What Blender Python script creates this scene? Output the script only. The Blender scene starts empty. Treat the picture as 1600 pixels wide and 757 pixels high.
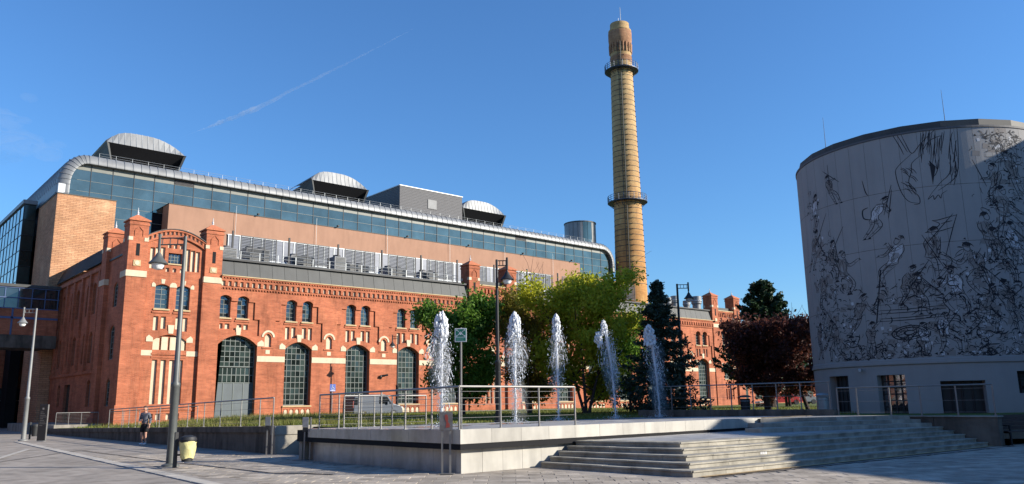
import bpy, bmesh, math, random
import numpy as np
from mathutils import Vector, Matrix
from mathutils.geometry import tessellate_polygon
random.seed(7)
rng = np.random.default_rng(7)
S = bpy.context.scene
COL = S.collection
PI = math.pi

# ------------------------------------------------------------------ camera, sun, sky, exposure
F_PX, PITCH, ROLL, YAW, EYE = 1240.945, .199487821, -.016188075, .848090794, 1.65
fw = Vector((math.cos(YAW), math.sin(YAW), 0)); rt = Vector((math.sin(YAW), -math.cos(YAW), 0)); up = Vector((0, 0, 1))
F_ = fw*math.cos(PITCH)+up*math.sin(PITCH); U_ = -fw*math.sin(PITCH)+up*math.cos(PITCH)
CR = rt*math.cos(ROLL)+U_*math.sin(ROLL); CU = -rt*math.sin(ROLL)+U_*math.cos(ROLL)
cam = bpy.data.cameras.new('camera'); co = bpy.data.objects.new('camera', cam); COL.objects.link(co)
cam.sensor_width = 36; cam.lens = F_PX/1600*36; cam.clip_start = .1; cam.clip_end = 40000
co.matrix_world = Matrix(((CR.x, CU.x, -F_.x, 0), (CR.y, CU.y, -F_.y, 0), (CR.z, CU.z, -F_.z, EYE), (0, 0, 0, 1)))
S.camera = co

SUN_EL = math.radians(23); SH = Vector((.64, -.768, 0)).normalized()
TO_SUN = Vector((SH.x*math.cos(SUN_EL), SH.y*math.cos(SUN_EL), math.sin(SUN_EL)))
sun = bpy.data.lights.new('sun', 'SUN'); sun.energy = 5.0; sun.angle = math.radians(.53); sun.color = (1, .92, .79)
so = bpy.data.objects.new('sun', sun); COL.objects.link(so); so.rotation_euler = (-TO_SUN).to_track_quat('-Z', 'Y').to_euler()
W = bpy.data.worlds.new('World'); S.world = W; W.use_nodes = True
nt = W.node_tree; bg = nt.nodes['Background']; bg.inputs[1].default_value = .112
sk = nt.nodes.new('ShaderNodeTexSky'); sk.sky_type = 'NISHITA'; sk.sun_disc = False
sk.sun_elevation = SUN_EL; sk.sun_rotation = math.atan2(SH.x, SH.y); sk.altitude = 200; sk.air_density = 1.3; sk.dust_density = 0; sk.ozone_density = 10
nt.links.new(sk.outputs[0], bg.inputs[0])
S.view_settings.view_transform = 'Standard'; S.view_settings.look = 'None'; S.view_settings.exposure = .77; S.view_settings.gamma = 1

# ------------------------------------------------------------------ measuring helpers: where a line of sight meets a real plane
def ray(px, py): return (CR*(px-800)-CU*(py-378.5)+F_*F_PX)/F_PX
def hit(px, py, ax, v):
    d = ray(px, py); o = Vector((0, 0, EYE)); t = (v-o[ax])/d[ax]; return o+d*t
def on_x(px, py, x): return hit(px, py, 0, x)
def on_y(px, py, y): return hit(px, py, 1, y)
def on_z(px, py, z=0): return hit(px, py, 2, z)
def height(px, py, x, y):
    d = ray(px, py); return EYE+d.z*math.hypot(x, y)/math.hypot(d.x, d.y)
def depth_pt(px, py, d):
    q = ray(px, py); return Vector((0, 0, EYE))+q*d

# ------------------------------------------------------------------ object helpers
def tag(o, label=None, cat=None, group=None, kind=None):
    if label: o['label'] = label
    if cat: o['category'] = cat
    if group: o['group'] = group
    if kind: o['kind'] = kind
    return o
def thing(name, label, cat, loc=(0, 0, 0), group=None, rz=0):
    o = bpy.data.objects.new(name, None); COL.objects.link(o); o.location = loc; o.rotation_euler = (0, 0, rz)
    o.empty_display_size = .3
    return tag(o, label, cat, group)
class MB:
    def __init__(s): s.v = []; s.f = []
    def add(s, vs, fs):
        n = len(s.v); s.v += [tuple(v) for v in vs]; s.f += [tuple(i+n for i in f) for f in fs]; return s
    def box(s, x0, x1, y0, y1, z0, z1):
        return s.add([(x0,y0,z0),(x1,y0,z0),(x1,y1,z0),(x0,y1,z0),(x0,y0,z1),(x1,y0,z1),(x1,y1,z1),(x0,y1,z1)],
              [(0,3,2,1),(4,5,6,7),(0,1,5,4),(1,2,6,5),(2,3,7,6),(3,0,4,7)])
    def bbox(s, x0, x1, y0, y1, z0, z1, b=.02):   # box with its front/top edges chamfered
        P = [(x0+b,y0+b),(x1-b,y0+b),(x1-b,y1-b),(x0+b,y1-b)]; Q = [(x0,y0),(x1,y0),(x1,y1),(x0,y1)]
        vs = [(x,y,z0) for x,y in Q]+[(x,y,z1-b) for x,y in Q]+[(x,y,z1) for x,y in P]
        fs = [(0,3,2,1),(8,9,10,11)]
        for i in range(4):
            j = (i+1) % 4; fs += [(i,j,4+j,4+i),(4+i,4+j,8+j,8+i)]
        return s.add(vs, fs)
    def prism(s, poly, ax, a, b):
        n = len(poly)
        def P(p, c): return (c,p[0],p[1]) if ax == 0 else ((p[0],c,p[1]) if ax == 1 else (p[0],p[1],c))
        vs = [P(p, a) for p in poly]+[P(p, b) for p in poly]
        fs = [tuple(range(n))[::-1], tuple(range(n, 2*n))]+[(i,(i+1)%n,n+(i+1)%n,n+i) for i in range(n)]
        return s.add(vs, fs)
    def tube(s, pts, r, n=8, cap=True):
        pts = [Vector(p) for p in pts]; rs = r if isinstance(r, (list, tuple)) else [r]*len(pts)
        b = len(s.v); ref = Vector((0, 0, 1))
        for i, p in enumerate(pts):
            d = (pts[min(i+1, len(pts)-1)]-pts[max(i-1, 0)]).normalized()
            q = ref if abs(d.dot(ref)) < .95 else Vector((1, 0, 0))
            a = d.cross(q).normalized(); c = a.cross(d)
            for k in range(n):
                t = 2*PI*k/n; s.v.append(tuple(p+(a*math.cos(t)+c*math.sin(t))*rs[i]))
        for i in range(len(pts)-1):
            for k in range(n):
                k2 = (k+1) % n; s.f.append((b+i*n+k, b+i*n+k2, b+(i+1)*n+k2, b+(i+1)*n+k))
        if cap:
            s.f.append(tuple(b+k for k in range(n))[::-1]); s.f.append(tuple(b+(len(pts)-1)*n+k for k in range(n)))
        return s
    def bar(s, p, q, w, h=None):
        p = Vector(p); q = Vector(q); h = h or w; d = (q-p).normalized()
        ref = Vector((0, 0, 1)) if abs(d.z) < .95 else Vector((1, 0, 0))
        a = d.cross(ref).normalized()*w/2; c = a.normalized().cross(d)*h/2
        vs = [p-a-c,p+a-c,p+a+c,p-a+c,q-a-c,q+a-c,q+a+c,q-a+c]
        return s.add(vs, [(0,3,2,1),(4,5,6,7),(0,1,5,4),(1,2,6,5),(2,3,7,6),(3,0,4,7)])
    def lathe(s, prof, n=24, c=(0, 0), a0=0, a1=2*PI):
        b = len(s.v); full = abs(a1-a0-2*PI) < 1e-6; m = n if full else n+1
        for r, z in prof:
            for k in range(m):
                t = a0+(a1-a0)*k/n; s.v.append((c[0]+r*math.cos(t), c[1]+r*math.sin(t), z))
        for i in range(len(prof)-1):
            for k in range(n):
                k2 = (k+1) % m; s.f.append((b+i*m+k, b+i*m+k2, b+(i+1)*m+k2, b+(i+1)*m+k))
        return s
    def cap(s, r, z, n, c=(0, 0), flip=False):
        b = len(s.v)
        for k in range(n): s.v.append((c[0]+r*math.cos(2*PI*k/n), c[1]+r*math.sin(2*PI*k/n), z))
        f = tuple(b+k for k in range(n)); s.f.append(f[::-1] if flip else f); return s
    def blob(s, c, r, n=6, m=4, jit=0):
        prof = [(math.sin(PI*i/m), -math.cos(PI*i/m)) for i in range(m+1)]
        rr = r if isinstance(r, (list, tuple)) else (r, r, r); b = len(s.v)
        for a, z in prof:
            for k in range(n):
                t = 2*PI*k/n; j = 1+random.uniform(-jit, jit)
                s.v.append((c[0]+rr[0]*a*math.cos(t)*j, c[1]+rr[1]*a*math.sin(t)*j, c[2]+rr[2]*z*j))
        for i in range(m):
            for k in range(n):
                k2 = (k+1) % n; s.f.append((b+i*n+k, b+i*n+k2, b+(i+1)*n+k2, b+(i+1)*n+k))
        return s
    def mesh(s, name):
        me = bpy.data.meshes.new(name); me.from_pydata(s.v, [], s.f); return me
    def build(s, name, m, parent=None, smooth=False, loc=None, fix=False, wloc=True):
        # geometry is given in world coordinates; under a parent it is shifted to the parent's frame
        me = s.mesh(name)
        if m: me.materials.append(m)
        if fix:
            bm = bmesh.new(); bm.from_mesh(me); bmesh.ops.remove_doubles(bm, verts=bm.verts, dist=1e-5); bmesh.ops.recalc_face_normals(bm, faces=bm.faces); bm.to_mesh(me); bm.free()
        if smooth:
            me.polygons.foreach_set('use_smooth', [True]*len(me.polygons))
            try: me.set_sharp_from_angle(angle=math.radians(42))
            except Exception: pass
        return link(name, me, parent, loc)
def link(name, me, parent=None, loc=None):
    o = bpy.data.objects.new(name, me); COL.objects.link(o)
    if parent is not None:
        o.parent = parent
        root = parent; off = Vector((0, 0, 0))
        while root is not None: off += Vector(root.location); root = root.parent
        o.location = (Vector(loc) if loc is not None else Vector((0, 0, 0)))-off
    elif loc is not None: o.location = loc
    return o
def kids(o): return [c for c in o.children]
def copy_tree(o, parent=None):
    c = o.copy(); COL.objects.link(c)
    if parent is not None: c.parent = parent
    for ch in list(o.children): copy_tree(ch, c)
    return c
def grid_mesh(verts, faces, name, m, parent=None, smooth=False):
    me = bpy.data.meshes.new(name); me.from_pydata(verts, [], faces); me.materials.append(m)
    if smooth: me.polygons.foreach_set('use_smooth', [True]*len(me.polygons))
    return link(name, me, parent)
def np_mesh(name, V, nper, m, parent=None):
    """V: (n*nper,3) array, one polygon per nper vertices"""
    V = np.asarray(V, dtype=np.float32); nv = len(V); nf = nv//nper
    me = bpy.data.meshes.new(name); me.vertices.add(nv); me.vertices.foreach_set('co', V.ravel())
    me.loops.add(nv); me.loops.foreach_set('vertex_index', np.arange(nv, dtype=np.int32))
    me.polygons.add(nf); me.polygons.foreach_set('loop_start', np.arange(0, nv, nper, dtype=np.int32))
    me.polygons.foreach_set('loop_total', np.full(nf, nper, dtype=np.int32))
    me.update(calc_edges=True); me.validate(); me.materials.append(m)
    return link(name, me, parent)

# ------------------------------------------------------------------ materials
M = {}
def mat(name, col, rough=.7, metal=0, var=.12, vscale=1.5, bump=0, bscale=30, spec=.5, island=0, stain=0, trans=0, stretch=None):
    if name in M: return M[name]
    m = bpy.data.materials.new(name); m.use_nodes = True; t = m.node_tree; N = t.nodes; b = N['Principled BSDF']; L = t.links.new
    b.inputs['Roughness'].default_value = rough; b.inputs['Metallic'].default_value = metal
    b.inputs['Specular IOR Level'].default_value = spec if rough < .75 else .2
    g = N.new('ShaderNodeNewGeometry')
    vec = g.outputs['Position']
    if stretch:
        mp = N.new('ShaderNodeMapping'); mp.inputs['Scale'].default_value = stretch; L(vec, mp.inputs[0]); vec = mp.outputs[0]
    n = N.new('ShaderNodeTexNoise'); n.inputs['Scale'].default_value = vscale; n.inputs['Detail'].default_value = 6; n.inputs['Roughness'].default_value = .65; L(vec, n.inputs['Vector'])
    mr = N.new('ShaderNodeMapRange'); mr.inputs['From Min'].default_value = .3; mr.inputs['From Max'].default_value = .7
    mr.inputs['To Min'].default_value = 1-var; mr.inputs['To Max'].default_value = 1+var; L(n.outputs['Fac'], mr.inputs['Value'])
    val = mr.outputs[0]
    if island:
        r = N.new('ShaderNodeMapRange'); r.inputs['To Min'].default_value = 1-island; r.inputs['To Max'].default_value = 1+island
        oi = N.new('ShaderNodeObjectInfo'); ad = N.new('ShaderNodeMath'); ad.operation = 'ADD'; L(g.outputs['Random Per Island'], ad.inputs[0]); L(oi.outputs['Random'], ad.inputs[1])
        fr = N.new('ShaderNodeMath'); fr.operation = 'FRACT'; L(ad.outputs[0], fr.inputs[0]); L(fr.outputs[0], r.inputs['Value'])
        mu = N.new('ShaderNodeMath'); mu.operation = 'MULTIPLY'; L(val, mu.inputs[0]); L(r.outputs[0], mu.inputs[1]); val = mu.outputs[0]
    if stain:
        mp2 = N.new('ShaderNodeMapping'); mp2.inputs['Scale'].default_value = (1.3, 1.3, .25); L(g.outputs['Position'], mp2.inputs[0])
        n2 = N.new('ShaderNodeTexNoise'); n2.inputs['Scale'].default_value = 1.6; n2.inputs['Detail'].default_value = 5; L(mp2.outputs[0], n2.inputs['Vector'])
        r2 = N.new('ShaderNodeMapRange'); r2.inputs['From Min'].default_value = .42; r2.inputs['From Max'].default_value = .66; r2.inputs['To Min'].default_value = 1; r2.inputs['To Max'].default_value = 1-stain; L(n2.outputs['Fac'], r2.inputs['Value'])
        mu = N.new('ShaderNodeMath'); mu.operation = 'MULTIPLY'; L(val, mu.inputs[0]); L(r2.outputs[0], mu.inputs[1]); val = mu.outputs[0]
    mx = N.new('ShaderNodeVectorMath'); mx.operation = 'SCALE'; mx.inputs[0].default_value = col[:3]; L(val, mx.inputs['Scale'])
    L(mx.outputs[0], b.inputs['Base Color'])
    if trans: b.inputs['Transmission Weight'].default_value = trans
    if bump:
        n3 = N.new('ShaderNodeTexNoise'); n3.inputs['Scale'].default_value = bscale; n3.inputs['Detail'].default_value = 4; L(g.outputs['Position'], n3.inputs['Vector'])
        bp = N.new('ShaderNodeBump'); bp.inputs['Strength'].default_value = bump; bp.inputs['Distance'].default_value = .02; L(n3.outputs['Fac'], bp.inputs['Height']); L(bp.outputs[0], b.inputs['Normal'])
    M[name] = m; return m
def brick(name, c1, c2, mortar, bw=.25, bh=.075, var=.25, vscale=.35, msize=.009, dirt=.52):
    m = bpy.data.materials.new(name); m.use_nodes = True; t = m.node_tree; N = t.nodes; b = N['Principled BSDF']; L = t.links.new
    b.inputs['Roughness'].default_value = .85; b.inputs['Specular IOR Level'].default_value = .25
    g = N.new('ShaderNodeNewGeometry'); sp = N.new('ShaderNodeSeparateXYZ'); L(g.outputs['Position'], sp.inputs[0])
    ad = N.new('ShaderNodeMath'); ad.operation = 'ADD'; L(sp.outputs[0], ad.inputs[0]); L(sp.outputs[1], ad.inputs[1])
    cb = N.new('ShaderNodeCombineXYZ'); L(ad.outputs[0], cb.inputs[0]); L(sp.outputs[2], cb.inputs[1])
    bt = N.new('ShaderNodeTexBrick'); bt.inputs['Scale'].default_value = 1; bt.inputs['Brick Width'].default_value = bw; bt.inputs['Row Height'].default_value = bh
    bt.inputs['Mortar Size'].default_value = msize; bt.inputs['Color1'].default_value = (*c1, 1); bt.inputs['Color2'].default_value = (*c2, 1); bt.inputs['Mortar'].default_value = (*mortar, 1)
    bt.inputs['Bias'].default_value = 0; L(cb.outputs[0], bt.inputs['Vector'])
    def noise(sc, stretch, lo, hi, a, b_):
        mp = N.new('ShaderNodeMapping'); mp.inputs['Scale'].default_value = stretch; L(g.outputs['Position'], mp.inputs[0])
        n = N.new('ShaderNodeTexNoise'); n.inputs['Scale'].default_value = sc; n.inputs['Detail'].default_value = 8; n.inputs['Roughness'].default_value = .7; L(mp.outputs[0], n.inputs['Vector'])
        r = N.new('ShaderNodeMapRange'); r.inputs['From Min'].default_value = lo; r.inputs['From Max'].default_value = hi; r.inputs['To Min'].default_value = a; r.inputs['To Max'].default_value = b_; L(n.outputs['Fac'], r.inputs['Value']); return r.outputs[0]
    a1 = noise(vscale, (1, 1, 1), .3, .7, 1-var, 1+var); a2 = noise(1.4, (1, 1, .22), .5, .75, 1, 1-dirt); a3 = noise(4.5, (.16, .16, 1.1), .3, .7, 1-var*.9, 1+var*.9)
    mu = N.new('ShaderNodeMath'); mu.operation = 'MULTIPLY'; L(a1, mu.inputs[0]); L(a2, mu.inputs[1])
    mu2 = N.new('ShaderNodeMath'); mu2.operation = 'MULTIPLY'; L(mu.outputs[0], mu2.inputs[0]); L(a3, mu2.inputs[1])
    ef = noise(.55, (1, 1, .55), .52, .78, 0, .5); em = N.new('ShaderNodeMix'); em.data_type = 'RGBA'; L(ef, em.inputs[0]); L(bt.outputs['Color'], em.inputs[6]); em.inputs[7].default_value = (min(1, c1[0]*1.25), c1[1]*1.7, c1[2]*1.9, 1)
    mx = N.new('ShaderNodeVectorMath'); mx.operation = 'SCALE'; L(em.outputs[2], mx.inputs[0]); L(mu2.outputs[0], mx.inputs['Scale'])
    L(mx.outputs[0], b.inputs['Base Color'])
    bp = N.new('ShaderNodeBump'); bp.inputs['Strength'].default_value = .5; bp.inputs['Distance'].default_value = .01; L(bt.outputs['Fac'], bp.inputs['Height']); bp.invert = True; L(bp.outputs[0], b.inputs['Normal'])
    M[name] = m; return m
def leafmat(name, cols, trl=.35, zc=None):
    m = bpy.data.materials.new(name); m.use_nodes = True; t = m.node_tree; N = t.nodes; L = t.links.new; N.remove(N['Principled BSDF']); out = N['Material Output']
    g = N.new('ShaderNodeNewGeometry'); cr = N.new('ShaderNodeValToRGB'); els = cr.color_ramp.elements
    n = N.new('ShaderNodeTexNoise'); n.inputs['Scale'].default_value = .9; n.inputs['Detail'].default_value = 3; L(g.outputs['Position'], n.inputs['Vector'])
    ma = N.new('ShaderNodeMath'); ma.operation = 'MULTIPLY_ADD'; ma.inputs[1].default_value = .55; L(g.outputs['Random Per Island'], ma.inputs[0])
    mb = N.new('ShaderNodeMapRange'); mb.inputs['From Min'].default_value = .3; mb.inputs['From Max'].default_value = .7; mb.inputs['To Max'].default_value = .45; L(n.outputs['Fac'], mb.inputs['Value']); L(mb.outputs[0], ma.inputs[2])
    L(ma.outputs[0], cr.inputs[0])
    while len(els) < len(cols): els.new(.5)
    for i, c in enumerate(cols): els[i].position = i/(len(cols)-1); els[i].color = (*c, 1)
    d = N.new('ShaderNodeBsdfPrincipled'); d.inputs['Roughness'].default_value = .55; d.inputs['Specular IOR Level'].default_value = .3; L(cr.outputs[0], d.inputs['Base Color'])
    tr = N.new('ShaderNodeBsdfTranslucent'); L(cr.outputs[0], tr.inputs[0])
    mx = N.new('ShaderNodeMixShader'); mx.inputs[0].default_value = trl; L(d.outputs[0], mx.inputs[1]); L(tr.outputs[0], mx.inputs[2]); L(mx.outputs[0], out.inputs[0])
    M[name] = m; return m
def glass(name, col, rough=.06, metal=.75, var=.25):
    m = mat(name, col, rough, metal, var=var, vscale=.35, island=.12)
    return m
def volume(name, dens, col=(1, 1, 1)):
    m = bpy.data.materials.new(name); m.use_nodes = True; t = m.node_tree; t.nodes.remove(t.nodes['Principled BSDF'])
    v = t.nodes.new('ShaderNodeVolumeScatter'); v.inputs['Color'].default_value = (*col, 1); v.inputs['Density'].default_value = dens; v.inputs['Anisotropy'].default_value = .2
    t.links.new(v.outputs[0], t.nodes['Material Output'].inputs['Volume']); M[name] = m; return m

BRICK = brick('red_brick', (.445, .128, .058), (.35, .092, .042), (.34, .185, .12))
BRICK2 = brick('orange_brick', (.50, .272, .148), (.42, .215, .110), (.27, .135, .08), .55, .17, msize=.022, dirt=.10, var=.22)
PINK = mat('salmon_render', (.355, .205, .140), .9, var=.07, vscale=.5, stain=.08)
CREAM = mat('cream_plaster', (.60, .50, .36), .85, var=.07, vscale=3, stain=.12)
COPE = mat('yellow_coping', (.46, .33, .17), .7, var=.1)
TILE = mat('terracotta_cap', (.46, .16, .08), .8, var=.2, vscale=6)
ZINC = mat('zinc_sheet', (.215, .222, .228), .5, .2, var=.12, vscale=1.1, island=.07, stain=.12)
ZINCD = mat('dark_zinc_sheet', (.055, .058, .058), .65, 0, var=.14, vscale=.9, island=.1, stain=.15)
ZINCS = mat('grey_siding', (.095, .094, .10), .7, 0, var=.06)
DARK = mat('black_void', (.012, .012, .014), .8, var=.1)
STEEL = mat('brushed_steel', (.225, .22, .21), .45, .35, var=.1, vscale=4)
GALV = mat('galvanised_steel', (.34, .36, .37), .5, .5, var=.12, vscale=5)
HVAC = mat('hvac_casing', (.19, .195, .20), .6, 0, var=.15, stain=.2)
BLKM = mat('black_metal', (.018, .019, .021), .6, 0, var=.15)
GREYM = mat('grey_lamp_paint', (.10, .108, .104), .5, .2, var=.12, vscale=3)
WHITEM = mat('white_metal', (.5, .51, .52), .5, .1, var=.08)
BARS = mat('window_bar_paint', (.135, .155, .145), .6, var=.08)
DOORP = mat('gate_paint', (.085, .105, .115), .55, var=.1, stain=.15)
GLB = glass('blue_curtain_glass', (.21, .235, .19), .05, .85)
GLD = mat('dark_window_glass', (.022, .034, .031), .10, .10, var=.4, vscale=.6, island=.65)
GLW = glass('blue_window_glass', (.10, .12, .125), .06, .8)
SPAN = mat('grey_spandrel_glass', (.165, .17, .15), .55, 0, var=.1, island=.08)
BLIND = mat('pale_louvre_glass', (.095, .105, .135), .35, .15, var=.25, vscale=.8, stretch=(1, 1, 5))
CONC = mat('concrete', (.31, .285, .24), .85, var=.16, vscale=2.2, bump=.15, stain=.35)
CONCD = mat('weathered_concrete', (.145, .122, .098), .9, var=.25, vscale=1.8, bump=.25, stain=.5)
SLABW = mat('pale_stone_panel', (.43, .41, .365), .6, var=.09, vscale=2, island=.09, stain=.26)
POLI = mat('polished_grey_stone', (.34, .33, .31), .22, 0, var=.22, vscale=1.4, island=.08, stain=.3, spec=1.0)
STEP = mat('step_stone', (.36, .335, .28), .75, var=.2, vscale=3, island=.1, stain=.35, bump=.1)
DECK = mat('deck_stone', (.34, .33, .32), .55, var=.14, vscale=1.2, island=.06, stain=.3)
PAVE = mat('paving_slab', (.40, .348, .285), .85, var=.24, vscale=1.6, island=.2, bump=.3, bscale=60, stain=.25)
PAVB = mat('plaza_surface', (.33, .292, .25), .9, var=.26, vscale=.5, bump=.3, bscale=45, stain=.3)
KERB = mat('pale_granite', (.42, .39, .34), .75, var=.15, vscale=4, island=.1)
SOIL = mat('soil_and_turf', (.10, .125, .03), .95, var=.4, vscale=.8)
DRUMW = mat('drum_render', (.312, .304, .296), .85, var=.06, vscale=.5, stain=.06)
INK = mat('mural_ink', (.03, .03, .035), .8, var=.1)
CHALK = mat('mural_white', (.52, .52, .53), .8, var=.1)
GREYI = mat('mural_grey', (.235, .215, .20), .8, var=.1)

# ------------------------------------------------------------------ ground and plaza
def sheet(name, pts, m, kind='structure', parent=None):
    o = grid_mesh(pts, [tuple(range(len(pts)))], name, m, parent)
    if kind and parent is None: o['kind'] = kind
    return o
GROUND = sheet('ground', [(-4000,-4000,-.4),(4000,-4000,-.4),(4000,4000,-.4),(-4000,4000,-.4)], SOIL)
PLAZA = sheet('plaza', [(-60,-80,-.014),(36,-80,-.014),(120,-40,-.014),(120,9.6,-.014),(30.4,9.6,-.014),(29.9,20,-.014),(13,20,-.014),(13.2,27.6,-.014),(13.4,66,-.014),(17.5,66,-.014),(17.5,120,-.014),(-60,120,-.014)], PAVB)
# paving slabs: rows run across the camera's view; the nearest in the picture are parts, the rest one part
def slab_mesh(w, h):
    b = MB(); b.bbox(-w/2, w/2, -h/2, h/2, -.05, 0, .006); me = b.mesh('paving_slab'); me.materials.append(PAVE); return me
SW, SHH = .60, .40
slabme = slab_mesh(SW-.014, SHH-.014)
ux = Vector((.75, -.661, 0)); uy = Vector((.661, .75, 0)); rz = math.atan2(ux.y, ux.x)
cells = []
def inside_plaza_slabs(p):
    if p.x < 7.9+.02*(p.y-24) or p.x > 40: return False
    if p.x > 11.7 and p.y > 15.2: return False
    if p.x > 14.0 and p.y > 10.4-.06*(p.x-14.8) and p.x < 31 : return False
    if p.x > 31 and p.y > 9.4: return False
    return True
for i in range(-40, 60):
    for j in range(30, 75):
        c = ux*((i+.5*(j % 2))*SW)+uy*(j*SHH)
        if not inside_plaza_slabs(c): continue
        q = c-Vector((0, 0, EYE)); dd = q.dot(F_)
        X = 800+F_PX*q.dot(CR)/dd; Y = 378.5-F_PX*q.dot(CU)/dd
        if -40 < X < 1640 and Y < 775 and dd < 31: cells.append((dd, c))
cells.sort(key=lambda t: t[0])
for dd, c in cells[:290]:
    o = link('paving_slab', slabme, PLAZA, (c.x, c.y, random.uniform(-.004, .002))); o.rotation_euler = (random.uniform(-.002, .002), random.uniform(-.002, .002), rz)
b = MB(); w, h = SW/2-.007, SHH/2-.007
for dd, c in cells[290:]:
    z = random.uniform(-.004, .002); P = [c+ux*a*w+uy*e*h for a, e in ((-1,-1),(1,-1),(1,1),(-1,1))]
    b.add([(p.x, p.y, z) for p in P]+[(p.x, p.y, -.05) for p in P], [(0,1,2,3),(0,4,5,1),(1,5,6,2),(2,6,7,3),(3,7,4,0)])
o = b.build('distant_paving', PAVE, PLAZA); o['kind'] = 'stuff'
# pale granite strip from lamp to lamp, thin slotted drain
A_, B_ = Vector((6.6, 12.0, 0)), Vector((9.02, 51, 0)); d = (B_-A_).normalized(); n = Vector((-d.y, d.x, 0)); L_ = (B_-A_).length
b = MB(); b.bbox(-.17, .17, -.49, .49, -.04, .012, .008); kme = b.mesh('kerb_stone'); kme.materials.append(KERB)
for k in range(int(L_)):
    p = A_+d*(k+.5); o = link('kerb_stone', kme, PLAZA, p); o.rotation_euler = (0, 0, math.atan2(d.y, d.x)-PI/2); o.location.z += random.uniform(-.003, .003)
def strip(name, pts, w, z, m):
    b = MB()
    for p, q in zip(pts[:-1], pts[1:]):
        p = Vector((*p, 0)); q = Vector((*q, 0)); t = (q-p).normalized(); s_ = Vector((-t.y, t.x, 0))*w/2
        b.add([(*(p-s_).xy, z),(*(q-s_).xy, z),(*(q+s_).xy, z),(*(p+s_).xy, z)], [(0,1,2,3)])
    return b.build(name, m, PLAZA)
strip('drain_slot', [(8.9, 37.0), (8.85, 26.2), (9.15, 19.6)], .07, .006, DARK)
strip('drain_slot', [(9.15, 19.6), (9.6, 18.9), (9.9, 17.9)], .10, .008, DARK)
strip('drain_slot', [(14.9, 10.55), (22, 9.9), (29.9, 9.3)], .08, .006, DARK)
strip('step_edge_strip', [(14.9, 10.78), (29.6, 9.84)], .16, .010, COPE)
strip('plaza_joint', [(4.8, 31), (9.0, 37.5)], .06, .004, DARK)
strip('pale_joint', [(5.2, 33), (7.6, 40.5)], .22, .005, KERB)

# ------------------------------------------------------------------ raised yard behind (turf), follows the ramp on the left
def yard_z(x, y):
    f = min(1, max(0, (y-27.5)/30)); zl = .93-.50*f
    g = min(1, max(0, (x-17)/8)); zr = .92-.06*f
    return zl*(1-g)+zr*g
xs = [13.3, 14.2, 15.5, 17, 19, 21, 23, 25, 28, 33, 40, 50, 65, 85, 110, 150, 220]; ys = [27.6, 30, 34, 38, 42, 46, 50, 54, 58, 62.4]
V_ = [(x, y, yard_z(x, y)) for y in ys for x in xs]; n_ = len(xs)
F__ = [(j*n_+i, j*n_+i+1, (j+1)*n_+i+1, (j+1)*n_+i) for j in range(len(ys)-1) for i in range(n_-1)]
LAWN = grid_mesh(V_, F__, 'lawn', SOIL); LAWN['kind'] = 'structure'
YARD = sheet('yard', [(29.95,9.95,.93),(150,9.95,.93),(150,27.6,.93),(29.95,27.6,.93)], SOIL)
YARD2 = sheet('lawn_edge', [(14.2,24.15,.90),(29.65,24.15,.90),(29.65,27.62,.90),(14.2,27.62,.90)], SOIL)
sheet('far_lawn', [(97,62.4,.86),(260,62.4,.86),(260,140,.86),(97,140,.86)], SOIL)

def grass(name, n, area, h0, h1, m, w=.012, zf=None):
    x = rng.uniform(area[0], area[1], n); y = rng.uniform(area[2], area[3], n)
    z = np.array([zf(a, c) for a, c in zip(x, y)]) if zf else np.full(n, .93)
    h = rng.uniform(h0, h1, n); a = rng.uniform(0, 2*PI, n); lx = rng.normal(0, .35, n)*h; ly = rng.normal(0, .35, n)*h
    V = np.empty((n, 3, 3)); dx = np.cos(a)*w; dy = np.sin(a)*w
    V[:, 0] = np.stack([x-dx, y-dy, z-.01], 1); V[:, 1] = np.stack([x+dx, y+dy, z-.01], 1); V[:, 2] = np.stack([x+lx, y+ly, z+h], 1)
    o = np_mesh(name, V.reshape(-1, 3), 3, m); o['kind'] = 'stuff'; return o
GR = leafmat('grass_blades', [(.08,.115,.018), (.13,.17,.03), (.21,.21,.05), (.28,.25,.09)], .3)
GRW = leafmat('tall_weeds', [(.07,.10,.018), (.13,.16,.03), (.22,.20,.06), (.30,.24,.11)], .3)
grass('lawn_grass', 70000, (14, 62, 28, 61), .06, .20, GR, .03, yard_z)
grass('lawn_grass', 14000, (14.4, 29.4, 24.3, 28), .04, .12, GR, .02, lambda x, y: .90)
grass('lawn_grass', 22000, (30.3, 62, 17, 34), .05, .14, GR, .03, lambda x, y: .93 if y < 27.6 else yard_z(x, y))
grass('weeds', 9000, (13.5, 18, 28, 40), .08, .32, GRW, .014, yard_z)
grass('weeds', 7000, (14.5, 30, 44, 60), .12, .42, GRW, .02, yard_z)

# ------------------------------------------------------------------ fountain terrace: deck, overhanging stone fascia, recessed base
def deck_z(x, y): return 1.03-.0115*(y-15.6)-.003*(x-12)
TER = thing('fountain_terrace', None, None, (12, 15.6, 0)); TER['kind'] = 'structure'
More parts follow.
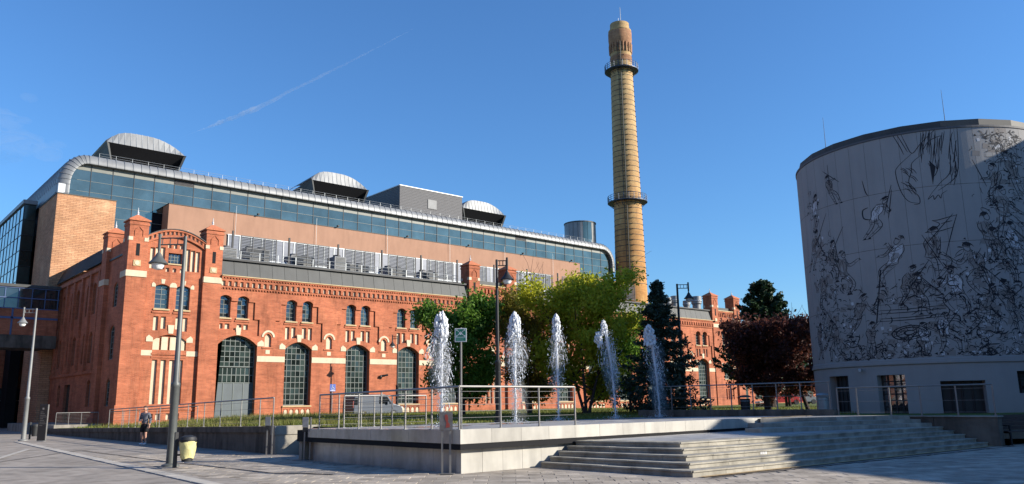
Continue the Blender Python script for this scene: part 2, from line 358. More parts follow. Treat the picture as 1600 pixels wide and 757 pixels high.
# deck slabs in one part each row near the edge; main deck one sheet
xs = np.arange(12.3, 29.5, .85); ys = np.arange(15.9, 24.0, .85)
b = MB()
for x in xs:
    for y in ys:
        x1 = min(x+.838, 29.5); y1 = min(y+.838, 24.1); z = random.uniform(-.002, .002)
        P = [(x,y),(x1,y),(x1,y1),(x,y1)]
        b.add([(p[0],p[1],deck_z(*p)+z) for p in P]+[(p[0],p[1],deck_z(*p)-.04) for p in P], [(0,1,2,3),(0,4,5,1),(1,5,6,2),(2,6,7,3),(3,7,4,0)])
o = b.build('deck_paving', DECK, TER); o['kind'] = 'stuff'
b = MB(); C4 = [(12.02,15.62),(29.6,15.62),(29.6,24.15),(12.02,24.15)]
b.add([(x,y,deck_z(x,y)-.03) for x,y in C4]+[(x,y,.55) for x,y in C4], [(0,1,2,3),(4,7,6,5),(0,4,5,1),(1,5,6,2),(2,6,7,3),(3,7,4,0)])
b.build('deck_bed', DARK, TER)
def panels_x(name, x0, x1, w, y, t, zb, zt, m, gap=.008):     # row of panels facing -Y
    x = x0
    while x < x1-.05:
        e = min(x+w, x1); b = MB(); z1 = zt((x+e)/2) if callable(zt) else zt; z0 = zb((x+e)/2) if callable(zb) else zb
        b.bbox(x+gap/2, e-gap/2, y+random.uniform(0, .003), y+t, z0, z1, .006); b.build(name, m, TER); x = e
def panels_y(name, y0, y1, w, x, t, zb, zt, m, gap=.008):
    y = y0
    while y < y1-.05:
        e = min(y+w, y1); b = MB(); z1 = zt((y+e)/2) if callable(zt) else zt
        b.bbox(x+random.uniform(0, .003), x+t, y+gap/2, e-gap/2, zb, z1, .006); b.build(name, m, TER); y = e
panels_x('fascia_panel', 12.0, 25.2, .985, 15.6, .3, .69, lambda x: deck_z(x, 15.6)+.004, SLABW)
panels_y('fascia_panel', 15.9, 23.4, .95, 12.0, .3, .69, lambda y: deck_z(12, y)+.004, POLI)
panels_x('base_panel', 12.16, 16.2, .665, 15.78, .2, -.03, .70, SLABW)
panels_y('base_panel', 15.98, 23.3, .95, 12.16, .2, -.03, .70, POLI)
b = MB(); b.box(12.2, 29.6, 15.95, 16.2, -.05, .69); b.box(12.35, 12.6, 15.95, 24.1, -.05, .69); b.box(12.1, 29.6, 23.95, 24.15, -.05, .9); b.build('inner_wall', CONC, TER)
b = MB(); b.box(25.2, 29.6, 15.6, 15.95, .5, 1.0); b.build('terrace_edge', CONCD, TER)

# ------------------------------------------------------------------ stone steps
STEPS = thing('stone_steps', None, None, (14.8, 10.9, 0)); STEPS['kind'] = 'structure'
RIS, XR = .122, 29.58
def step_line(k):
    c = (14.80+.43*k, 10.95+.40*k); l = (14.63+.325*k, 15.58); r = (XR, 9.98+.335*k); return l, c, r
for k in range(5):
    l, c, r = step_line(k); z0, z1 = RIS*k-(.03 if k == 0 else 0), RIS*(k+1)
    # side flight blocks (facing left), then front blocks
    def blocks(p, q, n, inward, tread):
        p = Vector((*p, 0)); q = Vector((*q, 0)); iv = Vector((*inward, 0))*tread
        cuts = [0]; t = 0
        while t < 1-.02:
            t = min(1, t+random.uniform(.8, 1.2)/n); t = 1 if t > 1-.5/n else t; cuts.append(t)
        for a, e in zip(cuts[:-1], cuts[1:]):
            g = .004/(q-p).length; A = p.lerp(q, a+g); E = p.lerp(q, e-g); j = random.uniform(-.004, .004)
            P = [A, E, E+iv, A+iv]; ns = 0.02
            Pt = [A+Vector((*inward,0))*.012, E+Vector((*inward,0))*.012, E+iv, A+iv]
            b = MB(); b.add([(v.x, v.y, z0) for v in P]+[(v.x, v.y, z1-.014+j) for v in P]+[(v.x, v.y, z1+j) for v in Pt],
                [(0,3,2,1),(8,9,10,11),(0,1,5,4),(4,5,9,8),(1,2,6,5),(5,6,10,9),(2,3,7,6),(6,7,11,10),(3,0,4,7),(7,4,8,11)])
            ow = -Vector((*inward, 0))*.028; zt_ = z1+j; Q = [A+ow, E+ow, E+iv*.3, A+iv*.3]
            b.add([(v.x, v.y, zt_-.034) for v in Q]+[(v.x, v.y, zt_+.003) for v in Q], [(0,3,2,1),(4,5,6,7),(0,1,5,4),(1,2,6,5),(3,0,4,7)])
            b.build('step_block', STEP, STEPS)
    blocks(l, c, 5, (1, .0), .62)
    blocks((c[0], c[1]), r, 12, (0, 1), .62)
# landing: a paved sheet a hair above the last blocks' backs
l, c, r = step_line(4)
b = MB(); zl = RIS*5-.006
b.add([(l[0]+.3, 15.6, zl),(c[0]+.3, c[1]+.3, zl),(XR, r[1]+.3, zl),(XR, 15.6, zl)], [(0,1,2,3)]); b.build('landing', DECK, STEPS)
up3 = [((22.5, 13.95), (XR, 11.66)), ((23.6, 14.55), (XR, 12.02)), ((24.9, 15.45), (XR, 12.38))]
for k, (p, q) in enumerate(up3):
    z0, z1 = RIS*(5+k)-.02, RIS*(6+k); p = Vector((*p, 0)); q = Vector((*q, 0)); nseg = 6-k
    for i in range(nseg):
        A = p.lerp(q, i/nseg+.001); E = p.lerp(q, (i+1)/nseg-.001); iv = Vector((.25, .75, 0)) if k < 2 else Vector((.2, .6, 0))
        b = MB(); P = [A, E, E+iv, A+iv]
        for v in P: v.x = min(v.x, XR); v.y = min(v.y, 15.59)
        b.add([(v.x, v.y, z0) for v in P]+[(v.x, v.y, z1) for v in P], [(0,3,2,1),(4,5,6,7),(0,1,5,4),(1,2,6,5),(2,3,7,6),(3,0,4,7)]); b.build('step_block', STEP, STEPS)
b = MB(); b.add([(24.95, 15.59, .972),(25.4, 15.3, .972),(XR, 12.6, .972),(XR, 15.59, .972)], [(0,1,2,3)]); b.build('upper_landing', DECK, STEPS)
# worn white paint marks on the third riser
b = MB(); l, c, r = step_line(2)
for i, (px, w) in enumerate([(1092, .03), (1096, .03), (1101, .05), (1106, .035), (1112, .03), (1116, .05)]):
    p = on_z(px, 704, .30); t = (p.x-c[0])/(r[0]-c[0]); y = c[1]+(r[1]-c[1])*t-.003
    b.box(p.x, p.x+w*1.2, y-.001, y+.002, .26, .352)
    if i % 2: b.box(p.x, p.x+.09, y-.001, y+.002, .335, .352)
b.build('paint_mark', CHALK, STEPS)

# ------------------------------------------------------------------ low walls
def wall_thing(name, label, cat, segs, m, group=None):
    x, y = segs[0][0][:2]; t = thing(name, label, cat, (x, y, 0), group); return t
cheek = thing('concrete_wall', 'stained concrete cheek wall closing the right end of the steps', 'wall', (29.6, 9.7, 0))
for i, (a, e) in enumerate([(9.6, 11.6), (11.612, 13.6), (13.612, 15.2)]):
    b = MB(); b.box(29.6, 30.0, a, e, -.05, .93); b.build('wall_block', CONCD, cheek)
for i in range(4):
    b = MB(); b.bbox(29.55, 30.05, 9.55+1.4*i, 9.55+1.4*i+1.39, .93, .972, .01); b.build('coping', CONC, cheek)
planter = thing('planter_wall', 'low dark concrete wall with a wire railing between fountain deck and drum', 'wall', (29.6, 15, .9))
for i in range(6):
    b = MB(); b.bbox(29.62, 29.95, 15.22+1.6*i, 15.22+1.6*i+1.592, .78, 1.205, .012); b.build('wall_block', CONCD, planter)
ramp = thing('ramp_wall', 'long shaded concrete ramp wall behind the jogger, railing on top', 'wall', (13, 40, 0))
def ramp_top(y): return .96-.0155*(y-27.3) if y > 27.3 else .96
y = 27.6
while y < 66:
    e = min(y+2.4, 66); b = MB(); x0 = 12.80+.012*(y-27.3); x1 = 12.80+.012*(e-27.3)
    b.add([(x0,y+.006,-.1),(x0+.35,y+.006,-.1),(x1+.35,e-.006,-.1),(x1,e-.006,-.1),(x0,y+.006,ramp_top(y)-.22),(x0+.35,y+.006,ramp_top(y)-.22),(x1+.35,e-.006,ramp_top(e)-.22),(x1,e-.006,ramp_top(e)-.22)],
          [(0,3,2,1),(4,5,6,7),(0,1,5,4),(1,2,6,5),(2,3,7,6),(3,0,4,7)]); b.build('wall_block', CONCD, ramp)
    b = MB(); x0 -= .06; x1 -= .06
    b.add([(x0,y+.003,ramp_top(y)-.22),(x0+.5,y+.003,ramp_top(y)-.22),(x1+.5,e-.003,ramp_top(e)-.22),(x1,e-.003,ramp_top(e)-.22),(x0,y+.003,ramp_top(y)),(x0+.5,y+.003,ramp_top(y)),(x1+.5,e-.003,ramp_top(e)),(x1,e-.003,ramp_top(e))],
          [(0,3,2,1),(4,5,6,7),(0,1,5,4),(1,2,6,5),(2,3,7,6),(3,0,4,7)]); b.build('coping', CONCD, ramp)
    y = e
endw = thing('end_wall', 'short sunlit concrete wall at the near end of the ramp', 'wall', (12.8, 27.3, 0))
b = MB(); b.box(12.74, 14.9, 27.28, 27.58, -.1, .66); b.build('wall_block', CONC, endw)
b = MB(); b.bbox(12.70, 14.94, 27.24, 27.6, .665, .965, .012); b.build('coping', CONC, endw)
land = thing('entrance_landing', 'pale concrete landing with rails at the side door of the brick hall', 'landing', (14, 63.3, 0))
b = MB(); b.box(13.3, 16.3, 63.3, 80, -.1, .62); b.build('landing_slab', CONC, land)

# ------------------------------------------------------------------ railings
def railing(label, posts, top, cables=5, group='steel wire railings', r=.022, hr=.026, name='railing', extra=None, lo=.12):
    t = thing(name, label, 'railing', posts[0], group)
    for p in posts:
        b = MB(); b.bar((p[0], p[1], p[2]), (p[0], p[1], p[2]+top-.01), .045, .025); b.build('post', STEEL, t)
        b = MB(); b.box(p[0]-.05, p[0]+.05, p[1]-.05, p[1]+.05, p[2], p[2]+.012); b.build('base_plate', STEEL, t)
    b = MB(); b.tube([(p[0], p[1], p[2]+top) for p in posts], hr, 8); b.build('handrail', STEEL, t, smooth=True)
    for k in range(cables):
        h = lo+(top-lo-.12)*k/(cables-1); b = MB(); b.tube([(p[0], p[1], p[2]+h) for p in posts], .0055, 5); b.build('cable', STEEL, t)
    return t
railing('steel wire railing along the front edge of the fountain deck by the green sign', [(x, 15.72, deck_z(x, 15.7)) for x in (12.06, 13.38, 14.72, 16.08)], 1.03, 6)
railing('steel wire railing along the shaded left edge of the fountain deck', [(12.12, y, deck_z(12, y)) for y in (15.8, 16.95, 18.15, 19.35, 20.55, 21.7, 22.9)], 1.03, 6)
railing('short steel railing at the back of the deck in front of the van', [(x, 24.0, deck_z(x, 24)) for x in (13.6, 14.25, 14.76, 15.48, 16.91)], 1.03, 5)
railing('wire railing on the low dark wall in front of the red trees', [(29.78, y, 1.205) for y in (15.4, 16.6, 17.65, 18.75, 19.8, 20.85, 21.9, 22.95, 23.9)], 1.05, 3)
railing('steel railing on the cheek wall in front of the drum doors', [(29.8, y, .972) for y in (9.7, 10.85, 12.05, 13.12, 14.35, 15.1)], 1.03, 3)
ys = [28.2, 29.4, 31.2, 33.35, 35.2, 37.25, 39.2, 41.2, 43.2, 45.1, 46.3, 47.6, 50.2]
railing('long steel railing climbing along the ramp wall behind the jogger', [(13.05+.012*(y-27.3), y, ramp_top(y)) for y in ys], 1.02, 4)
railing('steel railing at the far side of the ramp by the tower foot', [(14.6, y, yard_z(14.6, y)) for y in (40, 43, 46, 49, 52, 55)], 1.0, 4)
railing('pale railing with close rails on the entrance landing', [(x, 63.4, .62) for x in (13.4, 14.2, 15.0, 16.1)], .82, 7, r=.03, hr=.03)

# ------------------------------------------------------------------ brick hall
def arch_pts(cx, w, zs, rise, n=8):     # from right spring to left spring
    return [(cx+w*math.cos(PI*k/n) if rise >= w*.95 else cx+w*(1-2*k/n), zs+rise*(math.sin(PI*k/n) if rise >= w*.95 else 1-(1-2*k/n)**2)) for k in range(n+1)]
def arch_open(cx, w, z0, zs, rise, n=8): return [(cx-w, z0), (cx+w, z0)]+arch_pts(cx, w, zs, rise, n)
def rect(x0, x1, z0, z1): return [(x0, z0), (x1, z0), (x1, z1), (x0, z1)]
def layer(name, outline, holes, front, depth, m, parent, ax=1):
    """wall skin with openings: real reveals. ax=1: faces -Y at y=front; ax=0: faces -X at x=front"""
    loops = [outline]+holes; vs = []; fs = []; flat = []
    for lp in loops: flat += lp
    n = len(flat)
    P = (lambda p, c: (p[0], c, p[1])) if ax == 1 else (lambda p, c: (c, p[0], p[1]))
    vs = [P(p, front) for p in flat]+[P(p, front+depth) for p in flat]
    for t in tessellate_polygon([[Vector((p[0], p[1], 0)) for p in lp] for lp in loops]): fs.append(tuple(t))
    i0 = 0
    for lp in loops:
        k = len(lp)
        for i in range(k): fs.append((i0+i, i0+(i+1) % k, n+i0+(i+1) % k, n+i0+i))
        i0 += k
    me = bpy.data.meshes.new(name); me.from_pydata(vs, [], fs); me.materials.append(m)
    bm = bmesh.new(); bm.from_mesh(me); bmesh.ops.recalc_face_normals(bm, faces=bm.faces); bm.to_mesh(me); bm.free()
    return link(name, me, parent)
def window(cx, w, z0, zs, rise, y, parent, gm, nx, nz, bar=.05, name='window', bm_=None, ax=1, frame=.08):
    """frame, glass panes and glazing bars, all one level under the building: window > glass, glazing_bars"""
    bm_ = bm_ or BARS
    P = (lambda b, x0, x1, y0, y1, z0, z1: b.box(x0, x1, y0, y1, z0, z1)) if ax == 1 else (lambda b, x0, x1, y0, y1, z0, z1: b.box(y0, y1, x0, x1, z0, z1))
    out = arch_open(cx, w, z0, zs, rise, 8); inn = arch_open(cx, w-frame, z0+frame, zs, max(rise-frame, .02), 8)
    f = layer(name, out, [inn], y, .10, bm_, parent, ax)
    b = MB(); zt = lambda x: zs+rise*(math.sqrt(max(0, 1-((x-cx)/w)**2)) if rise >= w*.95 else 1-((x-cx)/w)**2)
    for i in range(1, nx):
        x = cx-w+2*w*i/nx; P(b, x-bar/2, x+bar/2, y+.02, y+.07, z0+.03, zt(x)-.03)
    for j in range(1, nz):
        z = z0+(zs+rise-z0)*j/nz; hw = w-.02
        if z > zs: hw = w*math.sqrt(max(.01, 1-((z-zs)/rise) if rise < w*.95 else 1-((z-zs)/rise)**2))
        P(b, cx-hw, cx+hw, y+.025, y+.065, z-bar/2, z+bar/2)
    if nx > 1 or nz > 1: b.build('glazing_bars', bm_, f)
    b = MB()
    for i in range(nx):
        for j in range(nz):
            x0 = cx-w+2*w*i/nx; x1 = cx-w+2*w*(i+1)/nx; a = z0+(zs+rise-z0)*j/nz; e = z0+(zs+rise-z0)*(j+1)/nz
            ta, te = random.uniform(-.014, .014), random.uniform(-.014, .014); e0 = min(e, max(a, zt(x0+.001))); e1 = min(e, max(a, zt(x1-.001))); yy = y+.05
            q = [(x0, yy+ta, a), (x1, yy-ta, a), (x1, yy-ta+te, e1), (x0, yy+ta+te, e0)]
            if ax == 0: q = [(c[1], c[0], c[2]) for c in q]
            b.add(q, [(0, 1, 2, 3)])
    b.build('glass', gm, f); return f
def slab(name, x0, x1, y0, y1, z0, z1, m, parent, bev=.008):
    b = MB(); b.bbox(x0, x1, y0, y1, z0, z1, bev); return b.build(name, m, parent)
def block_poly(name, poly, y0, y1, m, parent):
    b = MB(); b.prism(poly, 1, y0, y1); return b.build(name, m, parent, fix=True)

HALL = thing('brick_hall', 'long red brick engine hall with cream trim, turrets and tall arched windows', 'building', (16.93, 62, .4))
def turret(x, y, zb, zt=15.45, s=1.35, wide=None, clock=True):
    t = MB(); t.box(x, x+s, y, y+s, zb, zt); o = t.build('turret', BRICK, HALL)
    h = s/2; cx, cy = x+h, y+h; e = .10
    b = MB(); b.box(x-.05, x+s+.05, y-.05, y+s+.05, zt-.32, zt-.14); b.build('brick_course', BRICK, o)
    b = MB(); zz = zt; b.box(x-e, x+s+e, y-e, y+s+e, zz, zz+.09)
    b.add([(x-e,y-e,zz+.092),(x+s+e,y-e,zz+.092),(x+s+e,y+s+e,zz+.092),(x-e,y+s+e,zz+.092),(cx,cy,zz+.62)], [(0,1,4),(1,2,4),(2,3,4),(3,0,4)]); b.build('turret_cap', TILE, o)
    b = MB(); b.tube([(cx,cy,zz+.55),(cx,cy,zz+.8),(cx,cy,zz+1.15)], [.09,.05,.015], 6); b.blob((cx,cy,zz+.74), .10); b.build('finial', WHITEM, o)
    # pointed blind arch, as raised edges round a sunk face
    b = MB(); b.bar((x+.38,y-.02,zt-1.15),(x+.38,y-.02,zt-.75),.06); b.bar((x+s-.38,y-.02,zt-1.15),(x+s-.38,y-.02,zt-.75),.06); b.bar((x+.38,y-.02,zt-.75),(cx,y-.02,zt-.42),.06); b.bar((x+s-.38,y-.02,zt-.75),(cx,y-.02,zt-.42),.06); b.build('blind_arch', BRICK, o)
    b = MB(); b.box(cx-.13, cx+.13, y-.012, y+.01, zt-2.65, zt-1.72); b.build('slit', DARK, o)
    for a in (x-.03, x+s-.27):
        slab('corner_stone', a, a+.30, y-.03, y+.3, zt-1.52, zt-1.24, CREAM, o)
    slab('corner_stone', x-.03, x+.2, y+s-.3, y+s+.02, zt-1.52, zt-1.24, CREAM, o)
    if clock:
        slab('medallion_frame', cx-.26, cx+.26, y-.05, y, zt-3.42, zt-2.98, COPE, o)
        b = MB(); b.prism([(cx+.17*math.cos(2*PI*k/14), zt-3.2+.17*math.sin(2*PI*k/14)) for k in range(14)], 1, y-.075, y-.052); b.build('medallion', CREAM, o)
    slab('stone_band', x-.06, x+s+.06, y-.06, y+s+.06, zt-4.22, zt-3.76, CREAM, o)
    return o
def blind(x0, x1, z0, z1, y, parent=None):     # cream panel at the back of a blind slot
    b = MB(); b.box(x0-.01, x1+.01, y+.16, y+.20, z0-.01, z1+.01); return b.build('blind_panel', CREAM, parent or HALL)
def keystone(cx, z0, z1, w, y): block_poly('keystone', [(cx-w*.42, z0), (cx+w*.42, z0), (cx+w*.58, z1), (cx-w*.58, z1)], y-.05, y+.05, CREAM, HALL)
def springer(cx, z0, y, sgn, w=.52, h=.5):
    block_poly('springer', [(cx, z0), (cx+sgn*w, z0), (cx+sgn*w, z0+h*.62), (cx+sgn*w*.62, z0+h), (cx, z0+h*.55)] if sgn > 0 else [(cx+sgn*w, z0), (cx, z0), (cx, z0+h*.55), (cx+sgn*w*.62, z0+h), (cx+sgn*w, z0+h*.62)], y-.04, y+.05, CREAM, HALL)
def arch_ring(cx, w, zs, rise, t, y, depth, m, n=10, name='brick_arch'):
    a = arch_pts(cx, w, zs, rise, n); o = arch_pts(cx, w+t*.75, zs, rise+t, n); b = MB()
    for k in range(n):
        b.prism([a[k], o[k], o[k+1], a[k+1]], 1, y, y+depth)
    return b.build(name, m, HALL, fix=True)

YF, YB = 62.0, 62.12
def bay(cx, gate=False, narrow=False):
    """returns the hole loops for (front piers layer, back skin) and builds what fills them"""
    ox_ = cx if not gate else 25.45; w = 1.2 if not gate else 1.63
    z0 = 1.70 if not gate else .84; zs, rise = (6.28, .6) if not gate else (6.45, .78)
    wide = 2.14 if not narrow else 1.8
    op = arch_open(ox_, w, z0, zs, rise)
    zt0 = zs+rise+.33
    head = lambda c: arch_pts(c, .46, 10.20, .2, 6)
    l1, l2 = cx-.73, cx+.73
    lo = 6.95 if not gate else 7.2
    rec = [(cx-wide, lo), (cx-1.45, lo)] + [(cx-.7, zt0-.06), (cx, zt0+.05), (cx+.7, zt0-.06)] + [(cx+1.45, lo), (cx+wide, lo), (cx+wide, 8.57), (cx+1.7, 8.57), (cx+1.7, 9.95)]
    if gate: rec = [(cx-1.12, 7.62), (cx-.3, 7.66), (cx+.9, 7.62), (cx+1.75, 7.25), (cx+wide, 7.25), (cx+wide, 8.57), (cx+1.7, 8.57), (cx+1.7, 9.95)]
    rec += [(l2+.46, 9.95)]+head(l2)+[(l2-.46, 9.95), (l1+.46, 9.95)]+head(l1)+[(l1-.46, 9.95)]
    rec += [(cx-1.7, 9.95), (cx-1.7, 8.57), (cx-wide, 8.57)] if not gate else [(cx-1.22, 9.95)]
    # dedupe consecutive equal points
    r2 = []
    for p in rec:
        if not r2 or abs(p[0]-r2[-1][0])+abs(p[1]-r2[-1][1]) > 1e-4: r2.append(p)
    back = [op]
    for c in (l1, l2):
        back.append(arch_open(c, .46, 8.62, 10.20, .2, 6))
        window(c, .46, 8.62, 10.20, .2, YB+.26, HALL, GLW, 2, 5, .035, 'upper_window')
        slab('window_sill', c-.55, c+.55, YB-.10, YB+.02, 8.50, 8.61, COPE, HALL)
        slab('brick_sill', c-.62, c+.62, YB-.07, YB+.02, 8.32, 8.44, BRICK, HALL)
    sz0, sz1 = (7.08, 8.12) if not gate else (7.72, 8.14)
    for dx in (-1.02, -.47, .49, 1.05):
        if gate and dx == -.47: pass
        x0, x1 = cx+dx-.185, cx+dx+.185
        za = sz0+(.12 if abs(dx) < .8 and not gate else 0)
        back.append(rect(x0, x1, za, sz1)); blind(x0, x1, za, sz1, YB)
    keystone(ox_, zs+rise+.02, zs+rise+.62, .38, YF-.02)
    for s_ in (-1, 1):
        if gate and s_ < 0: continue
        springer(ox_+s_*(w+.0), zs-.02, YF, s_, .52 if not gate else .56)
    arch_ring(ox_, w+.01, zs, rise, .30, YF-.035, .05, BRICK)
    if not gate:
        window(ox_, w, z0, zs, rise, YB+.30, HALL, GLD, 6, 11, .045, 'arched_window')
        slab('stone_sill', ox_-1.28, ox_+1.28, YF-.12, YF+.25, 1.58, 1.695, COPE, HALL)
        # blind arcade in the apron
        for k in range(5):
            xk = ox_-1.0+.5*k; h_ = arch_open(xk, .13, .93, 1.26, .12, 5)
            b = MB(); b.prism(h_, 1, YF-.052, YF-.02); b.build('apron_panel', CREAM, HALL, fix=True)
        b = MB(); b.box(ox_-1.3, ox_+1.3, YF-.05, YF, .72, .90); b.box(ox_-1.3, ox_+1.3, YF-.05, YF, 1.42, 1.575)
        for k in range(6): b.box(ox_-1.3+.5*k, ox_-1.3+.5*k+.1 if k in (0, 5) else ox_-1.3+.5*k+.16, YF-.05, YF, .90, 1.42)
        b.build('brick_apron', BRICK, HALL)
    else:
        g = window(ox_, w, 4.75, zs, rise, YB+.30, HALL, GLD, 8, 6, .05, 'gate_window')
        g2 = window(ox_, w, 3.55, 4.7, .02, YB+.30, HALL, GLD, 9, 2, .06, 'transom_window')
        dr = thing('gate', None, None, (ox_, YB+.3, .8)); dr.parent = HALL; dr.location = Vector((ox_, YB+.3, .8))-Vector(HALL.location)
        for k in range(4):
            x0 = ox_-w+2*w*k/4; b = MB(); b.box(x0+.012, x0+2*w/4-.012, YB+.30, YB+.36, .86, 3.5)
            b.build('gate_leaf', DOORP, dr)
        b = MB()
        for k in range(5): b.box(ox_-w+2*w*k/4-.03, ox_-w+2*w*k/4+.03, YB+.27, YB+.30, .86, 3.5)
        b.box(ox_-w, ox_+w, YB+.27, YB+.33, 3.5, 3.56); b.build('gate_frame', BARS, dr)
        slab('threshold', ox_-1.8, ox_+1.8, YF-.35, YF+.4, .6, .84, CONC, HALL)
    return op, r2, back
def niche(cx):
    op = arch_open(cx, .285, 6.40, 7.20, .27, 6)
    blind(cx-.285, cx+.285, 6.40, 7.47, YF)
    a = arch_pts(cx, .40, 7.2, .40, 8); o = arch_pts(cx, .56, 7.2, .56, 8); b = MB()
    for k in range(8): b.prism([a[k], o[k], o[k+1], a[k+1]], 1, YF-.05, YF+.02)
    b.build('hood_mould', CREAM, HALL, fix=True)
    slab('niche_sill', cx-.5, cx+.5, YF-.06, YF, 6.28, 6.38, BRICK, HALL)
    slab('cream_square', cx-.18, cx+.18, YF-.025, YF, 5.84, 6.16, CREAM, HALL)
    return op
def cornice(x0, x1):
    # dentils, cream panels between brick corbels, brick band, yellow coping
    cm = MB(); cm.box(-.12, .12, -.12, .12, -.19, .19); cme = cm.mesh('corbel'); cme.materials.append(BRICK)
    pm = MB(); pm.box(-.13, .13, -.012, .012, -.18, .18); pme = pm.mesh('cornice_panel'); pme.materials.append(CREAM)
    n = int(round((x1-x0)/.49)); p = (x1-x0)/n
    for k in range(n):
        link('cornice_panel', pme, HALL, (x0+p*(k+.5)-.06, YF-.012, 11.31)); link('corbel', cme, HALL, (x0+p*(k+1)-.06, YF-.06, 11.31))
    b = MB(); b.box(x0, x1, YF-.17, YF+.1, 11.505, 11.68); b.box(x0, x1, YF-.24, YF+.1, 11.78, 11.88); b.box(x0, x1, YF-.1, YF+.02, 10.98, 11.10)
    n2 = int((x1-x0)/.245)
    for k in range(n2): b.box(x0+.245*k, x0+.245*k+.13, YF-.22, YF+.05, 11.682, 11.778); b.box(x0+.245*k, x0+.245*k+.12, YF-.09, YF, 10.88, 10.975)
    b.build('cornice', BRICK, HALL)
    slab('yellow_coping', x0, x1, YF-.30, YF+.3, 11.885, 11.96, COPE, HALL)
    # zinc parapet sheets with standing joints, dark gutter on top
    n3 = int(round((x1-x0)/1.1)); q = (x1-x0)/n3
    for k in range(n3):
        b = MB(); a = x0+q*k+.012; e = x0+q*(k+1)-.012; j = random.uniform(0, .012)
        b.add([(a,YF+.05+j,11.965),(e,YF+.05+j,11.965),(e,YF+.32+j,13.22),(a,YF+.32+j,13.22),(a,YF+.4,11.965),(e,YF+.4,11.965),(e,YF+.4,13.22),(a,YF+.4,13.22)], [(0,1,2,3),(1,5,6,2),(5,4,7,6),(4,0,3,7),(3,2,6,7),(0,4,5,1)])
        b.build('parapet_sheet', ZINCD, HALL)
    b = MB(); b.box(x0, x1, YF+.38, YF+.6, 11.9, 13.2); b.build('parapet_core', DARK, HALL)
    b = MB(); b.box(x0, x1, YF+.12, YF+.7, 13.24, 13.40); b.build('gutter', BLKM, HALL)
def facade(x0, x1, bays, gate_first, niches):
    fh, bh = [], []
    for i, c in enumerate(bays):
        op, rec, back = bay(c, gate_first and i == 0, narrow=(abs(c-46.6) < .1))
        fh += [op, rec]; bh += back
    for c in niches: fh.append(niche(c))
    out = rect(x0, x1, -.2, 11.02)
    layer('wall', out, fh, YF, .12, BRICK, HALL)
    layer('wall_recess', rect(x0, x1, -.2, 11.4), [h for h in bh]+[arch_open(c, .285, 6.40, 7.20, .27, 6) for c in niches], YB+.0005, .40, BRICK, HALL)
    # cream band between openings
    ed = []
    for i, c in enumerate(bays):
        w = 1.2; cc = c
        if gate_first and i == 0: w = 1.63; cc = 25.45
        ed.append((cc-w, cc+w))
    for (a0, a1), (b0, b1) in zip(ed[:-1], ed[1:]): slab('stone_band', a1+.02, b0-.02, YF-.03, YF, 5.20, 5.66, CREAM, HALL)
    slab('stone_band', ed[-1][1]+.02, x1, YF-.03, YF, 5.20, 5.66, CREAM, HALL)
    slab('brick_plinth', x0, x1, YF-.07, YF, -.2, .70, BRICK, HALL)
    cornice(x0, x1)
west = [25.05, 30.7, 36.35, 41.65, 46.6]
facade(23.84, 48.8, west, True, [27.98, 33.5, 39.0, 44.15])
east = [56.9, 62.0, 67.05, 72.1, 77.2, 82.35, 87.5]
facade(55.1, 90.05, east, False, [59.45, 64.5, 69.6, 74.65, 79.8, 84.9])
# body and roof behind the skins
b = MB(); b.box(17.3, 96.3, 62.7, 83.9, -.3, 13.1); b.build('core', DARK, HALL)
b = MB(); b.box(17.0, 96.6, 62.6, 83.9, 13.11, 13.25); b.build('roof', ZINCD, HALL)

# --- west pavilion: two front turrets, arched gable between, two rear turrets
for x, y, zb in ((16.78, 61.9, 11.245), (22.48, 61.9, 11.245), (16.78, 67.6, 11.245), (22.48, 67.6, 12.5)):
    turret(x, y, zb, clock=(y < 65))
slab('turret_base', 16.78, 18.22, 61.9, 63.3, -.3, 11.24, BRICK, HALL); slab('turret_base', 22.40, 23.84, 61.9, 63.3, -.3, 11.24, BRICK, HALL)
slab('turret_base', 16.78, 18.2, 67.6, 69.0, -.3, 11.24, BRICK, HALL)
slab('plinth', 16.68, 18.3, 61.8, 63.3, -.3, 1.9, BRICK, HALL)
YG = 62.16; cx = 20.27
holes = []
def gslot(x0, x1, z0, z1, y=YG): holes.append(rect(x0, x1, z0, z1)); blind(x0, x1, z0, z1, y)
for i, x in enumerate((18.42, 18.80, 19.18)): gslot(x, x+.33, 12.0, 13.60+.05*i)
for i, x in enumerate((21.05, 21.43, 21.81)): gslot(x, x+.33, 12.0, 13.74-.06*i)
gslot(19.62, 19.88, 11.83, 12.14); gslot(20.14, 20.40, 11.83, 12.14); gslot(20.68, 20.94, 11.83, 12.14)
for x in (19.68, 20.12, 20.56): gslot(x, x+.25, 13.68, 14.02)
holes.append(rect(19.76, 20.78, 12.50, 13.32)); window(20.27, .51, 12.50, 13.30, .02, YG+.2, HALL, GLW, 4, 3, .04, 'gable_window')
slab('window_sill', 19.7, 20.84, YG-.08, YG+.02, 12.40, 12.495, COPE, HALL)
for c in (19.50, 21.04):
    holes.append(arch_open(c, .52, 9.0, 10.68, .17, 6)); window(c, .52, 9.0, 10.68, .17, YG+.22, HALL, GLW, 2, 5, .04, 'upper_window')
    slab('window_sill', c-.6, c+.6, YG-.1, YG+.02, 8.88, 8.995, COPE, HALL); slab('brick_sill', c-.66, c+.66, YG-.07, YG+.02, 8.66, 8.80, BRICK, HALL)
    keystone(c, 10.9, 11.24, .26, YG); arch_ring(c, .53, 10.68, .17, .22, YG-.03, .05, BRICK, 6)
springer(18.98, 10.62, YG, -1, .28, .36); springer(21.56, 10.62, YG, 1, .28, .36)
block_poly('springer', [(19.99, 10.66), (20.55, 10.66), (20.5, 10.9), (20.38, 11.02), (20.16, 11.02), (20.04, 10.9)], YG-.04, YG+.05, CREAM, HALL)
